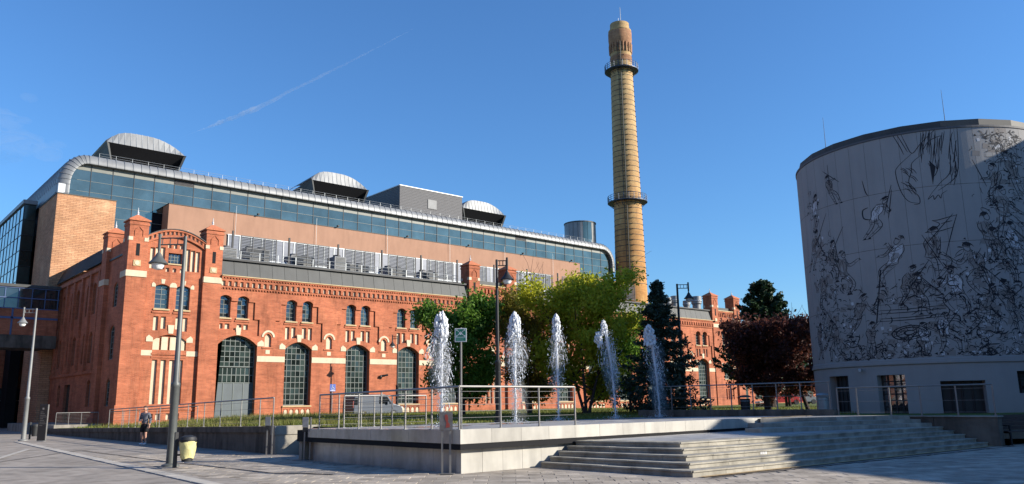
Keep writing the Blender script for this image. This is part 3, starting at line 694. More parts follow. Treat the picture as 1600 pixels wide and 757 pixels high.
for x in (18.99, 19.54, 20.60, 21.14): gslot(x, x+.36, 7.5 if x in (19.54, 20.60) else 7.36, 8.42)
keystone(20.3, 7.16, 7.80, .40, YG-.02); springer(19.05, 6.52, YG, -1, .48, .5); springer(21.50, 6.52, YG, 1, .48, .5)
holes.append(arch_open(20.28, 1.22, 5.92, 6.62, .46, 8)); arch_ring(20.28, 1.22, 6.62, .46, .28, YG-.03, .05, BRICK)
for x in (19.10, 19.72, 20.34, 20.96): slab('blind_panel', x, x+.46, YG+.1, YG+.22, 5.93, 6.9 if x in (19.72, 20.34) else 6.8, CREAM, HALL)
b = MB(); b.box(19.0, 21.55, YG+.21, YG+.3, 5.8, 7.2); b.build('niche_back', BRICK, HALL)
slab('brick_sill', 19.0, 21.55, YG-.07, YG+.02, 5.55, 5.70, BRICK, HALL); slab('brick_sill', 19.0, 21.55, YG-.04, YG+.02, 5.32, 5.44, BRICK, HALL)
for x in (19.11, 19.74, 20.36, 20.98): gslot(x, x+.38, 1.95, 5.2)
for x in (19.11, 19.62, 20.36, 20.98): gslot(x, x+.33, .8, 1.26)
slab('stone_band', 17.85, 19.05, YG-.03, YG, 5.49, 5.88, CREAM, HALL); slab('stone_band', 21.55, 22.4, YG-.03, YG, 5.49, 5.88, CREAM, HALL)
slab('brick_plinth', 18.2, 22.4, YG-.06, YG, 1.45, 1.6, BRICK, HALL)
gz = lambda x: 14.30+.83*(1-((x-20.25)/2.35)**2)
xs_ = np.linspace(18.1, 22.5, 15)
out = [(18.1, -.3), (22.5, -.3)]+[(x, gz(x)-.55) for x in xs_[::-1]]
layer('gable_wall', out, holes, YG, .4, BRICK, HALL)
b = MB()     # gable arch in two brick rings with cream blocks between, thin dark coping
for a, e in zip(xs_[:-1], xs_[1:]):
    b.prism([(a, gz(a)-.60), (e, gz(e)-.60), (e, gz(e)-.42), (a, gz(a)-.42)], 1, YG-.16, YG+.3)
    b.prism([(a, gz(a)-.14), (e, gz(e)-.14), (e, gz(e)), (a, gz(a))], 1, YG-.22, YG+.35)
    b.prism([(a, gz(a)-.42), (e, gz(e)-.42), (e, gz(e)-.14), (a, gz(a)-.14)], 1, YG+.02, YG+.3)
b.build('gable_arch', BRICK, HALL)
for k in range(14):
    x = 18.2+.32*k
    if x+.16 > 22.45: break
    dz = (gz(x+.1)-gz(x))*1.6
    block_poly('arch_block', [(x, gz(x)-.42), (x+.17, gz(x+.17)-.42), (x+.17, gz(x+.17)-.141), (x, gz(x)-.141)], YG-.02, YG+.1, CREAM, HALL)
    block_poly('arch_brick', [(x+.175, gz(x+.175)-.42), (x+.31, gz(x+.31)-.42), (x+.31, gz(x+.31)-.141), (x+.175, gz(x+.175)-.141)], YG-.17, YG+.1, BRICK, HALL)
b = MB()
for a, e in zip(xs_[:-1], xs_[1:]): b.prism([(a, gz(a)+.003), (e, gz(e)+.003), (e, gz(e)+.06), (a, gz(a)+.06)], 1, YG-.28, 69.0)
b.build('gable_coping', ZINCD, HALL)
b = MB(); b.box(18.2, 22.5, 62.6, 67.9, 12, 14.25); b.build('gable_core', BRICK, HALL)

# --- middle and end pavilions: two turrets, arcaded parapet, one arched window, two upper windows
def pavilion(xa, xb, s=1.35):
    turret(xa, 61.9, 11.085, 15.3, s); turret(xb, 61.9, 11.085, 15.3, s)
    slab('turret_base', xa-.03, xa+s+.03, 61.88, 63.3, -.3, 11.08, BRICK, HALL); slab('turret_base', xb-.03, xb+s+.03, 61.88, 63.3, -.3, 11.08, BRICK, HALL)
    x0, x1 = xa+s+.03, xb-.03; c = (x0+x1)/2; hh = []; Y = 62.14
    n = int((x1-x0-.3)/.42)
    for k in range(n):
        xk = x0+.2+(x1-x0-.4)*(k+.5)/n; hh.append(arch_open(xk, .12, 12.55, 12.95, .12, 5)); b = MB(); b.box(xk-.13, xk+.13, Y+.2, Y+.22, 12.5, 13.1); b.build('arcade_back', BRICK, HALL)
    for d in (-.62, .62):
        hh.append(arch_open(c+d, .42, 8.85, 10.35, .2, 6)); window(c+d, .42, 8.85, 10.35, .2, Y+.25, HALL, GLD, 2, 5, .035, 'upper_window'); slab('window_sill', c+d-.5, c+d+.5, Y-.08, Y+.02, 8.74, 8.845, COPE, HALL)
        keystone(c+d, 10.6, 10.95, .25, Y)
        for e in (-.2, .2): hh.append(rect(c+d+e-.13, c+d+e+.13, 7.4, 8.35)); blind(c+d+e-.13, c+d+e+.13, 7.4, 8.35, Y)
    hh.append(arch_open(c, 1.05, 4.3, 6.0, .62, 8)); window(c, 1.05, 4.3, 6.0, .62, Y+.28, HALL, GLD, 5, 5, .045, 'arched_window'); arch_ring(c, 1.06, 6.0, .62, .28, Y-.03, .05, BRICK)
    keystone(c, 6.65, 7.2, .36, Y-.02); springer(c-1.05, 5.95, Y, -1); springer(c+1.05, 5.95, Y, 1)
    slab('stone_sill', c-1.15, c+1.15, Y-.1, Y+.1, 4.18, 4.295, COPE, HALL)
    for k in range(4):
        xk = c-.8+.53*k; hh.append(rect(xk-.16, xk+.16, 1.6, 3.0)); blind(xk-.16, xk+.16, 1.6, 3.0, Y); hh.append(arch_open(xk, .16, 3.3, 3.75, .15, 5)); blind(xk-.16, xk+.16, 3.3, 3.9, Y)
    layer('pavilion_wall', rect(x0, x1, -.3, 13.35), hh, Y, .4, BRICK, HALL)
    slab('yellow_coping', x0, x1, Y-.14, Y+.3, 13.36, 13.46, COPE, HALL); slab('brick_course', x0, x1, Y-.09, Y, 12.1, 12.35, BRICK, HALL); slab('brick_course', x0, x1, Y-.09, Y, 13.15, 13.352, BRICK, HALL)
    slab('stone_band', x0, c-1.1, Y-.03, Y, 5.3, 5.76, CREAM, HALL); slab('stone_band', c+1.1, x1, Y-.03, Y, 5.3, 5.76, CREAM, HALL)
    b = MB()
    k = x0
    while k < x1-.2: b.box(k, k+.2, Y-.08, Y, 11.55, 11.9); k += .42
    b.build('corbel_row', BRICK, HALL)
    b = MB(); b.prism([(x0, 13.47), (x1, 13.47), (x1, 13.9), (x0, 13.9)], 1, Y+.35, Y+1.4); b.build('pavilion_roof', ZINCD, HALL)
pavilion(48.8, 53.75); pavilion(90.08, 95.25, 1.4)

# --- left side wall (in shade): pilasters, two storeys of slender arched windows, side door
XL = 16.96; hs = []
def swin(y, w, z0, zs, rise, nx=2, nz=6): hs.append(arch_open(y, w, z0, zs, rise, 6)); window(y, w, z0, zs, rise, XL+.22, HALL, GLD, nx, nz, .04, 'side_window', ax=0)
for y in (71.0, 73.0, 76.3, 78.2, 81.4):
    swin(y, .52, 9.25, 11.5, .35); swin(y, .52, 5.3, 7.5, .32)
swin(70.4, .55, 1.85, 3.65, .32); swin(80.2, .5, 1.9, 3.5, .3)
hs.append(rect(76.3, 78.2, .63, 3.75)); b = MB(); b.box(XL+.2, XL+.26, 76.3, 78.2, .63, 3.75); b.build('side_door', GLD, HALL)
layer('side_wall', rect(69.0, 83.9, -.3, 13.2), hs, XL, .34, BRICK, HALL, ax=0)
hs2 = hs; hs = []
swin(65.4, .62, 5.3, 7.55, .35); swin(65.4, .5, 1.85, 3.6, .32); swin(65.4, .55, 9.3, 10.9, .3)
layer('side_wall', rect(63.3, 67.6, -.3, 14.2), hs, XL+.12, .3, BRICK, HALL, ax=0)
for y in (69.4, 72.0, 74.6, 77.25, 79.8, 82.6):
    b = MB(); b.box(XL-.18, XL, y-.22, y+.22, 4.7, 12.6); b.build('pilaster', BRICK, HALL)
b = MB(); b.box(XL-.2, XL, 69.0, 83.9, 12.605, 12.9); b.build('side_cornice', BRICK, HALL); b = MB(); b.box(XL-.12, XL, 69.0, 83.9, 4.45, 4.695); b.build('string_course', BRICK, HALL)
b = MB(); b.add([(XL-.25,69.0,13.2),(XL-.25,83.9,13.2),(XL+.4,83.9,14.75),(XL+.4,69.0,14.75),(XL+6,69.0,14.75),(XL+6,83.9,14.75)], [(0,3,2,1),(3,4,5,2),(0,1,2,3)]); b.build('side_roof', ZINCD, HALL)

# ------------------------------------------------------------------ modern glass hall behind
MOD = thing('modern_hall', 'long modern glass hall with rounded zinc roof edge and salmon wall', 'building', (16.4, 84, 0))
YGL = 86.0
cols = [17.3]+[19.25+2.047*k for k in range(39)]; cols = [c for c in cols if c < 97.2]+[97.4]
gm_row = [(25.27, 26.3, SPAN), (24.2, 25.25, GLB), (23.08, 24.18, GLB), (21.9, 23.06, GLB)]
LOWROWS = [(20.7, 21.88, GLB), (19.5, 20.68, GLB), (18.3, 19.48, GLB), (17.1, 18.28, GLB)]
def glass_corner_z(x):   # rounded ends of the frame
    if x < 19.0: return 23.3+2.9*math.sqrt(max(0, 1-((19.0-x)/2.2)**2))
    if x > 94.6: return 23.0+3.2*math.sqrt(max(0, 1-((x-94.6)/2.9)**2))
    return 26.3
LV = MB()
for i, (a, e) in enumerate(zip(cols[:-1], cols[1:])):
    rows = list(gm_row)
    if e < 27.4 or a > 87.0: rows += LOWROWS
    for z0, z1, g in rows:
        zl = min(z1, glass_corner_z(a+.03)); zr = min(z1, glass_corner_z(e-.03))
        if max(zl, zr) < z0+.1: continue
        zl = max(zl, z0+.02); zr = max(zr, z0+.02)
        if i in (5, 29) and g is SPAN:
            for k in range(8): LV.box(a+.05, e-.05, YGL-.06, YGL+.05, z0+.06+.12*k, z0+.12+.12*k)
            continue
        t1, t2 = random.uniform(-.008, .008), random.uniform(-.008, .008); b = MB(); m_ = (a+e)/2
        top = [(e-.03, YGL-t1+t2, zr), (m_, YGL+t2, min(z1, max(z0+.02, glass_corner_z(m_)))), (a+.03, YGL+t1+t2, zl)]
        b.add([(a+.03, YGL+t1, z0), (e-.03, YGL-t1, z0)]+top, [(0, 1, 2, 3, 4)]); b.build('glass_pane', g, MOD)
LV.build('louvre', ZINCS, MOD)
b = MB()
for c in cols[1:-1]:
    zb = 17.1 if (c < 27.4 or c > 87) else 21.9
    b.box(c-.03, c+.03, YGL-.05, YGL+.05, zb, glass_corner_z(c))
b.build('mullion', BLKM, MOD)
b = MB()
for z in (25.26, 24.19, 23.07): b.box(18, 96.8, YGL-.03, YGL+.05, z-.022, z+.022)
for z in (21.89, 20.69, 19.49, 18.29): b.box(17.3, 27.4, YGL-.03, YGL+.05, z-.022, z+.022); b.box(87, 97.3, YGL-.03, YGL+.05, z-.022, z+.022)
b.build('transom', BARS, MOD)
b = MB(); b.box(17.2, 97.4, YGL+.15, YGL+.3, 10, 26.2); b.box(17.2, 97.4, YGL+.3, 125, 10, 25.8); b.build('core', DARK, MOD)
# zinc edge: rounded section swept along the roof outline, one sheet per standing seam
RL, RR = 3.4, 3.4
def edge_path():
    P = []
    xl, xr, zt = 16.3, 98.35, 26.9
    P.append((xl, 22.6)); P.append((xl, 23.5))
    for k in range(1, 10):
        t = PI-(PI/2)*k/9; P.append((xl+2.6+2.6*math.cos(t), zt-RL+RL*math.sin(t)))
    n = 92; x0, x1 = xl+2.6, xr-3.2
    for k in range(1, n+1): P.append((x0+(x1-x0)*k/n, zt))
    for k in range(1, 10):
        t = PI/2-(PI/2)*k/9; P.append((xr-3.2+3.2*math.cos(t), zt-3.3+3.3*math.sin(t)))
    P.append((xr, 22.4))
    return P
EP = edge_path()
SEC = [(86.0, -1.03), (85.46, -1.03)]+[(86.2-math.cos(k*PI/14)*.75, -1.0+math.sin(k*PI/14)) for k in range(8)]+[(86.4, 0.01)]
def nrm(i):
    a = Vector(EP[max(i-1, 0)]); c = Vector(EP[min(i+1, len(EP)-1)]); d = (c-a).normalized(); return Vector((-d.y, d.x))
for i in range(len(EP)-1):
    n0, n1 = nrm(i), nrm(i+1); p0, p1 = Vector(EP[i]), Vector(EP[i+1]); g = (p1-p0)*.025/(p1-p0).length; j = random.uniform(-.008, .008)
    vs = [];
    for p, n_ in ((p0+g, n0), (p1-g, n1)):
        for y, o in SEC: q = p+n_*o; vs.append((q.x, y+j, q.y))
    k = len(SEC); b = MB(); b.add(vs, [(a, k+a, k+a+1, a+1) for a in range(k-1)]); b.build('roof_edge_sheet', ZINC, MOD, smooth=True)
b = MB()   # standing seams
for i in range(len(EP)):
    n_ = nrm(i); p = Vector(EP[i]); pts = [(p.x+n_.x*(o+.03), y-.02, p.y+n_.y*(o+.03)) for y, o in SEC[1:]]
    b.tube(pts, .022, 4)
b.build('roof_seam', GALV, MOD)
# roof skin and the long curved left flank running back
b = MB(); n = len(EP); vs = [(p[0], 86.35, p[1]) for p in EP]+[(p[0], 128, p[1]) for p in EP]
b.add(vs, [(i, i+1, n+i+1, n+i) for i in range(n-1)]); b.build('roof', ZINC, MOD)
b = MB()
for y in np.arange(87, 127, .9):
    b.tube([(p[0]+nrm(i).x*.02, y, p[1]+nrm(i).y*.02) for i, p in list(enumerate(EP))[1:11]], .03, 4)
b.build('flank_seam', GALV, MOD)
b = MB()
for y in np.arange(86.4, 127, 1.0): b.box(16.55, 16.7, y, y+.985, 19.5, 23.5)
b.build('flank_cladding', WHITEM, MOD)
b = MB(); b.box(16.35, 17.3, 85.5, 86.0, 22.5, 23.45); b.build('corner_casing', WHITEM, MOD)
# rail along the roof
b = MB()
for x in np.arange(20, 94, 1.6): b.bar((x, 86.6, 26.9), (x, 86.6, 27.45), .025)
for z in (27.2, 27.45): b.tube([(20, 86.6, z), (94, 86.6, z)], .014, 5)
b.build('roof_rail', GALV, MOD)
# orange brick stair block on the left, salmon wall, blind band at its foot
b = MB(); b.box(16.06, 21.3, 84, 92, -.3, 22.05); b.build('brick_block', BRICK2, MOD)
b = MB(); b.box(16.0, 21.36, 83.94, 92, 22.055, 22.15); b.build('block_coping', ZINCD, MOD)
b = MB(); b.box(26.4, 88.0, 84.0, 85.95, 13, 22.6); b.build('salmon_wall', PINK, MOD)
b = MB(); b.box(26.35, 88.05, 83.95, 85.95, 22.605, 22.68); b.build('wall_coping', ZINCD, MOD)
b = MB(); b.box(91.0, 97.6, 84, 85.9, 0, 20.6); b.build('brick_corner', BRICK2, MOD)
for k in range(38):
    x = 32.8+1.28*k; t = random.uniform(-.01, .01)
    b = MB(); b.add([(x+.04, 83.9+t, 15.2), (x+1.24, 83.9-t, 15.2), (x+1.24, 83.9-t, 20.05+.25*(k % 1)), (x+.04, 83.9+t, 20.05)], [(0, 1, 2, 3)]); b.build('blind_glass', BLIND, MOD)
b = MB()
for k in range(39): b.box(32.8+1.28*k-.04, 32.8+1.28*k+.04, 83.84, 83.98, 15.2, 20.1)
b.box(32.7, 81.5, 83.86, 83.97, 20.06, 20.16); b.box(32.7, 81.5, 83.86, 83.97, 17.6, 17.66); b.build('band_frame', GALV, MOD)
for x in (33.5, 43.2, 53.0, 62.8, 72.5, 82.0):
    b = MB(); b.tube([(x, 83.8, 20.1), (x, 83.8, 23.4)], .018, 5); b.build('lightning_rod', GALV, MOD)
for x in (36, 46, 56, 66, 76, 86):
    b = MB(); b.box(x-.1, x+.1, 83.6, 83.95, 22.72, 22.9); b.build('floodlight', BLKM, MOD)

# --- roof hoods, plant room, turret (things of their own standing on the roof would still move with it: parts)
def hood(x0, x1):
    o = MB(); n = 14
    top = [(x0+(x1-x0)*k/n, 29.35+1.5*(1-abs(2*k/n-1)**(4.5 if k < n/2 else 2.1))+(.25 if k == 0 else 0)) for k in range(n+1)]
    # front fascia: seamed strips leaning forward
    h = thing('roof_hood', None, None, (x0, 88, 26.9)); h.parent = MOD; h.location = Vector((x0, 88, 26.9))-Vector(MOD.location)
    for (a, za), (e, ze) in zip(top[:-1], top[1:]):
        b = MB(); b.add([(a+.015, 88.0, 29.3), (e-.015, 88.0, 29.3), (e-.015, 88.35, ze), (a+.015, 88.35, za), (a+.015, 95, za-.4), (e-.015, 95, ze-.4)], [(0, 1, 2, 3), (3, 2, 5, 4)]); b.build('hood_sheet', ZINC, h)
    b = MB()
    for (a, za) in top[1:-1]: b.tube([(a, 87.98, 29.3), (a, 88.33, za+.01), (a, 95, za-.39)], .025, 4)
    b.build('hood_seam', GALV, h)
    b = MB()  # flared cheeks and soffit
    b.add([(x0, 88.02, 29.3), (x1, 88.02, 29.3), (x1-.9, 90.5, 27.2), (x0+.9, 90.5, 27.2)], [(0, 1, 2, 3)]); b.build('soffit', DARK, h)
    for s_, xa, xb in ((1, x0, x0+.75), (-1, x1, x1-.75)):
        b = MB(); b.add([(xa, 88.0, 29.34), (xa, 95, 28.9), (xb, 95, 26.9), (xb, 88.4, 26.9), (xb+.15*s_, 88.5, 26.9), (xa+.25*s_, 88.1, 29.3)], [(0, 1, 2, 3), (0, 3, 4, 5)])
        b.build('hood_cheek', ZINCD, h)
    return h
for x in (20.9, 44.5, 68.3): hood(x, x+8.25)
pl = thing('plant_room', None, None, (57.5, 88, 26.9)); pl.parent = MOD; pl.location = Vector((57.5, 88, 26.9))-Vector(MOD.location)
b = MB()
for k in range(18): b.box(57.5, 68.15, 88+.006*(k % 2), 98, 26.9+.215*k, 26.9+.215*(k+1)-.02)
b.build('siding', ZINCS, pl)
b = MB(); b.box(57.42, 68.23, 87.92, 98.05, 30.78, 30.9); b.build('trim', WHITEM, pl)
b = MB(); b.box(62.1, 63.6, 87.93, 87.99, 28.25, 29.55); b.build('vent_grille', HVAC, pl)
tq = on_y(906.5, 362, 91.0); TX, TR = tq.x, 24.5*(tq-Vector((0, 0, EYE))).dot(F_)/F_PX
tr = thing('roof_turret', None, None, (TX, 91, 26.9)); tr.parent = MOD; tr.location = Vector((TX, 91, 26.9))-Vector(MOD.location)
for k in range(20):
    a0, a1 = 2*PI*k/20+.01, 2*PI*(k+1)/20-.01; b = MB(); b.lathe([(TR, 26.8), (TR, 31.0)], 2, (TX, 91), a0, a1)
    b.build('turret_sheet', GLB if k in (13, 14) else ZINC, tr)
b = MB(); b.lathe([(TR+.08, 31.0), (TR+.08, 31.18), (0.01, 31.25)], 24, (TX, 91)); b.build('turret_roof', ZINCD, tr)

# ------------------------------------------------------------------ glazed wing and footbridge at far left
WING = thing('glazed_wing', 'tall blue glass wing at the far left edge behind the brick block', 'building', (14.9, 93, 0))
b = MB(); b.box(15.1, 16.0, 93.2, 135, -.3, 22.7); b.build('core', DARK, WING)
for j in range(8):
    z0 = 22.6-1.62*(j+1); z1 = z0+1.56
    for i in range(20):
        y = 93.1+1.9*i; t = random.uniform(-.01, .01); b = MB(); b.add([(14.9+t, y+1.84, z0), (14.9-t, y+.04, z0), (14.9-t, y+.04, z1), (14.9+t, y+1.84, z1)], [(0, 1, 2, 3)]); b.build('glass_pane', GLB, WING)
    b = MB(); b.add([(14.95, 93.0, z0), (15.98, 93.0, z0), (15.98, 93.0, z1), (14.95, 93.0, z1)], [(0, 1, 2, 3)]); b.build('front_pane', GLD, WING)
b = MB()
for i in range(21): b.box(14.86, 14.95, 93.03+1.9*i, 93.12+1.9*i, 8, 22.6)
for j in range(9): b.box(14.87, 14.94, 93, 133, 22.57-1.62*j, 22.63-1.62*j); b.box(14.9, 16.04, 92.95, 93.0, 22.57-1.62*j, 22.63-1.62*j)
b.build('mullion', BLKM, WING)
b = MB(); b.box(14.75, 16.05, 92.9, 135, 22.64, 23.05); b.build('roof_edge', ZINC, WING)
BR = thing('footbridge', 'glazed brick footbridge crossing to the brick hall at far left', 'bridge', (8, 82, 7.2))
b = MB(); b.box(2, 16.7, 82.3, 86, 7.25, 12.5); b.build('core', DARK, BR)
b = MB(); b.box(2, 16.7, 82.06, 82.3, 8.25, 10.6); b.build('brick_panel', BRICK, BR)
b = MB(); b.box(2, 16.74, 82.0, 86, 7.1, 8.24); b.build('concrete_beam', CONCD, BR)
b = MB(); b.box(2, 16.8, 81.9, 86.1, 12.5, 12.75); b.build('roof', ZINCD, BR)
BLUEP = mat('blue_frame_paint', (.06, .10, .22), .5)
for i in range(12):
    for j in range(2):
        x = 4.0+1.05*i; b = MB(); b.add([(x+.03, 82.1, 10.65+.92*j), (x+1.02, 82.1, 10.65+.92*j), (x+1.02, 82.1, 11.5+.95*j), (x+.03, 82.1, 11.5+.95*j)], [(0, 1, 2, 3)]); b.build('glass_pane', GLW, BR)
b = MB()
for i in range(13): b.box(3.97+1.05*i, 4.03+1.05*i, 82.02, 82.1, 10.6, 12.5)
for z in (10.6, 11.53, 12.44): b.box(2, 16.7, 82.0, 82.1, z-.04, z+.04)
for z in (9.75,): b.box(2, 16.7, 82.0, 82.06, z-.09, z+.09)
for x in (9.0, 13.1): b.box(x-.07, x+.07, 82.0, 82.06, 8.25, 10.6)
b.build('window_frame', BLUEP, BR)
PAS = thing('passage_building', 'shaded brick building with dark shop glazing seen under the footbridge', 'building', (6, 96, 0))
b = MB(); b.box(-6, 24.0, 96, 104, 3.9, 9); b.build('wall', BRICK, PAS)
b = MB(); b.box(-6, 24.0, 96.3, 104, -.3, 3.9); b.build('core', DARK, PAS)
for i in range(16):
    b = MB(); b.add([(-2+1.6*i+.05, 96.1, -.2), (-2+1.6*i+1.55, 96.1, -.2), (-2+1.6*i+1.55, 96.1, 3.8), (-2+1.6*i+.05, 96.1, 3.8)], [(0, 1, 2, 3)]); b.build('shop_glass', GLD, PAS)
b = MB()
for i in range(17): b.box(-2+1.6*i-.05, -2+1.6*i+.05, 96.0, 96.12, -.3, 3.9)
b.box(-2, 24, 96.0, 96.12, 2.6, 2.7); b.build('shop_frame', GALV, PAS)

# ------------------------------------------------------------------ chimney
CX, CY = 101.8, 85.5
CH = thing('chimney', 'very tall tapering yellow brick chimney with two steel balconies', 'chimney', (CX, CY, 0))
zc = lambda py: height(969+(py-40)*.041, py, CX, CY)
r0, r1, zb_, zt_ = 2.62, 1.83, 18.0, zc(74)
rad = lambda z: r0+(r1-r0)*(z-zb_)/(zt_-zb_)
def chim_mat():
    m = brick('yellow_chimney_brick', (.50, .335, .165), (.43, .27, .125), (.34, .24, .13), .26, .09, var=.2, vscale=.25, dirt=.35)
    t = m.node_tree; N = t.nodes; L = t.links.new; b = N['Principled BSDF']; src = b.inputs['Base Color'].links[0].from_socket
    g = N.new('ShaderNodeNewGeometry'); sp = N.new('ShaderNodeSeparateXYZ'); L(g.outputs['Position'], sp.inputs[0])
    r = N.new('ShaderNodeMapRange'); r.inputs['From Min'].default_value = 20; r.inputs['From Max'].default_value = 48; L(sp.outputs[2], r.inputs['Value'])
    mx = N.new('ShaderNodeMix'); mx.data_type = 'RGBA'; mx.blend_type = 'MULTIPLY'; mx.inputs[0].default_value = 1
    cr = N.new('ShaderNodeValToRGB'); cr.color_ramp.elements[0].color = (1.0, .74, .50, 1); cr.color_ramp.elements[1].color = (1, 1, 1, 1); L(r.outputs[0], cr.inputs[0])
    L(src, mx.inputs[6]); L(cr.outputs[0], mx.inputs[7]); L(mx.outputs[2], b.inputs['Base Color']); return m
CHB = chim_mat(); CHR = brick('chimney_red_band', (.38, .20, .105), (.31, .16, .085), (.22, .12, .09), .26, .09)
prof = [(rad(0)*1.04, 0), (rad(18), 18)]+[(rad(z), z) for z in np.linspace(19, zc(66), 24)]
b = MB(); b.lathe(prof, 40, (CX, CY)); b.build('shaft', CHB, CH, smooth=True)
b = MB(); z6, z5, z4 = zc(70), zc(52), zc(39)
b.lathe([(r1-.02, z6-1.2), (r1+.12, z6-.2), (r1+.24, z6+.6), (r1+.24, z5-.2), (r1+.16, z5)], 40, (CX, CY)); b.build('corbelled_crown', CHR, CH, smooth=True)
b = MB(); b.lathe([(r1+.16, z5), (r1+.2, z5+.05), (r1+.2, z5+.25), (r1-.1, z5+.3), (r1-.16, z4), (r1-.5, z4), (r1-.5, z4-2)], 40, (CX, CY)); b.build('crown_top', CHB, CH, smooth=True)
b = MB()
for k in range(20):
    t = 2*PI*k/20; b.bar((CX+math.cos(t)*(r1+.05), CY+math.sin(t)*(r1+.05), z6-1.9), (CX+math.cos(t)*(r1+.10), CY+math.sin(t)*(r1+.10), z6-.2), .22)
b.build('crown_corbels', CHR, CH)
for py in (93, 97.5): 
    z = zc(py); b = MB(); b.lathe([(rad(z)+.01, z-.35), (rad(z)+.06, z-.3), (rad(z)+.06, z+.2), (rad(z)+.01, z+.25)], 40, (CX, CY)); b.build('red_band', CHR, CH, smooth=True)
z = 20.5
while z < zc(72):
    b = MB(); b.lathe([(rad(z)+.005, z-.05), (rad(z)+.03, z-.02), (rad(z)+.03, z+.02), (rad(z)+.005, z+.05)], 40, (CX, CY))
    for a in (-2.2, -1.1, -.2): b.bar((CX+math.cos(a)*(rad(z)+.06), CY+math.sin(a)*(rad(z)+.06), z), (CX+math.cos(a+.05)*(rad(z)+.08), CY+math.sin(a+.05)*(rad(z)+.08), z), .12)
    b.build('steel_hoop', BLKM, CH, smooth=True); z += .92
BLUES = mat('blue_steel', (.05, .065, .10), .5, .4)
for pyb in (113, 318):
    z = zc(pyb); r = rad(z); bl = thing('balcony', None, None, (CX, CY, z)); bl.parent = CH; bl.location = (0, 0, z)
    b = MB(); b.lathe([(r, z), (r+1.05, z), (r+1.05, z+.12), (r, z+.12)], 32, (CX, CY)); b.build('balcony_deck', BLUES, bl)
    b = MB()
    for k in range(24):
        t = 2*PI*k/24; c, s_ = math.cos(t), math.sin(t); b.bar((CX+c*(r+1), CY+s_*(r+1), z+.1), (CX+c*(r+1), CY+s_*(r+1), z+1.15), .06)
    for h in (.45, .8, 1.15):
        b.tube([(CX+math.cos(2*PI*k/32)*(r+1), CY+math.sin(2*PI*k/32)*(r+1), z+h) for k in range(33)], .035, 5)
    b.build('balcony_rail', BLUES, bl)
    b = MB()
    for k in range(16):
        t = 2*PI*k/16; c, s_ = math.cos(t), math.sin(t); b.bar((CX+c*(r+.95), CY+s_*(r+.95), z), (CX+c*r, CY+s_*r, z-.85), .07)
    b.build('balcony_bracket', BLUES, bl)
b = MB(); a = math.radians(213)
for d in (-.22, .22):
    b.tube([(CX+math.cos(a)*(rad(z)+.22)-math.sin(a)*d, CY+math.sin(a)*(rad(z)+.22)+math.cos(a)*d, z) for z in (18, 40, zc(72))], .05, 5)
for z in np.arange(18, zc(72), .6): b.bar((CX+math.cos(a)*(rad(z)+.22)-math.sin(a)*.22, CY+math.sin(a)*(rad(z)+.22)+math.cos(a)*.22, z), (CX+math.cos(a)*(rad(z)+.22)+math.sin(a)*.22, CY+math.sin(a)*(rad(z)+.22)-math.cos(a)*.22, z), .04)
b.build('ladder', BLKM, CH)
b = MB(); zz = z4-1; b.tube([(CX-.1, CY-.4, zz), (CX-.1, CY-.4, zc(13))], [.09, .04], 6); b.tube([(CX-1.3, CY-.9, zz), (CX-1.3, CY-.9, zc(35))], .03, 5); b.build('antenna', WHITEM, CH)

# ------------------------------------------------------------------ plant on the flat roof of the brick hall
RZ = 13.27
SLAT = mat('louvre_slat', (.075, .08, .085), .5, .2, var=.1)
SCRF = mat('screen_frame', (.05, .053, .056), .5, .2)
def screen(x, label):
    t = thing('louvre_screen', label, 'louvre screen', (x, 66, RZ), 'louvre screens on the hall roof')
    b = MB()
    for dx in (0, 1.08, 2.16, 3.25): b.box(dx-.03, dx+.03, 0, .08, 0, 2.95)
    b.box(-.03, 3.28, 0, .08, 2.92, 2.98); b.box(-.03, 3.28, 0, .08, 1.05, 1.10); b.build('frame', SCRF, t, loc=t.location)
    b = MB(); b.box(-.8, -.66, .0, .14, 0, 3.3); b.build('post', BLKM, t, loc=t.location)
    for k in range(13):
        b = MB(); z = 1.15+.135*k; b.add([(.04, .02, z), (3.2, .02, z), (3.2, .10, z+.085), (.04, .10, z+.085), (.04, .03, z-.012), (3.2, .03, z-.012), (3.2, .11, z+.073), (.04, .11, z+.073)], [(0, 1, 2, 3), (4, 7, 6, 5), (0, 4, 5, 1), (3, 2, 6, 7)]); b.build('slat', SLAT, t, loc=t.location)
    return t
ords = ['first', 'second', 'third', 'fourth', 'fifth']
scr = screen(26.95, 'grey louvre screen on the hall roof, first to the right of the arched gable')
def place(src, loc, label, rz=0):
    c = copy_tree(src); c.location = loc; c['label'] = label; c.rotation_euler = (0, 0, rz); return c
for i, x in enumerate((32.15, 37.1, 41.9, 46.56)): place(scr, (x, 66, RZ), 'grey louvre screen on the hall roof, %s to the right of the arched gable' % ords[i+1])
for i, x in enumerate((56.3, 61.2, 66.1, 71, 76)): place(scr, (x, 66, RZ), 'grey louvre screen behind the trees, %s right of the middle turrets' % ords[i])
place(scr, (51.2, 66, RZ), 'grey louvre screen between the two middle brick turrets')
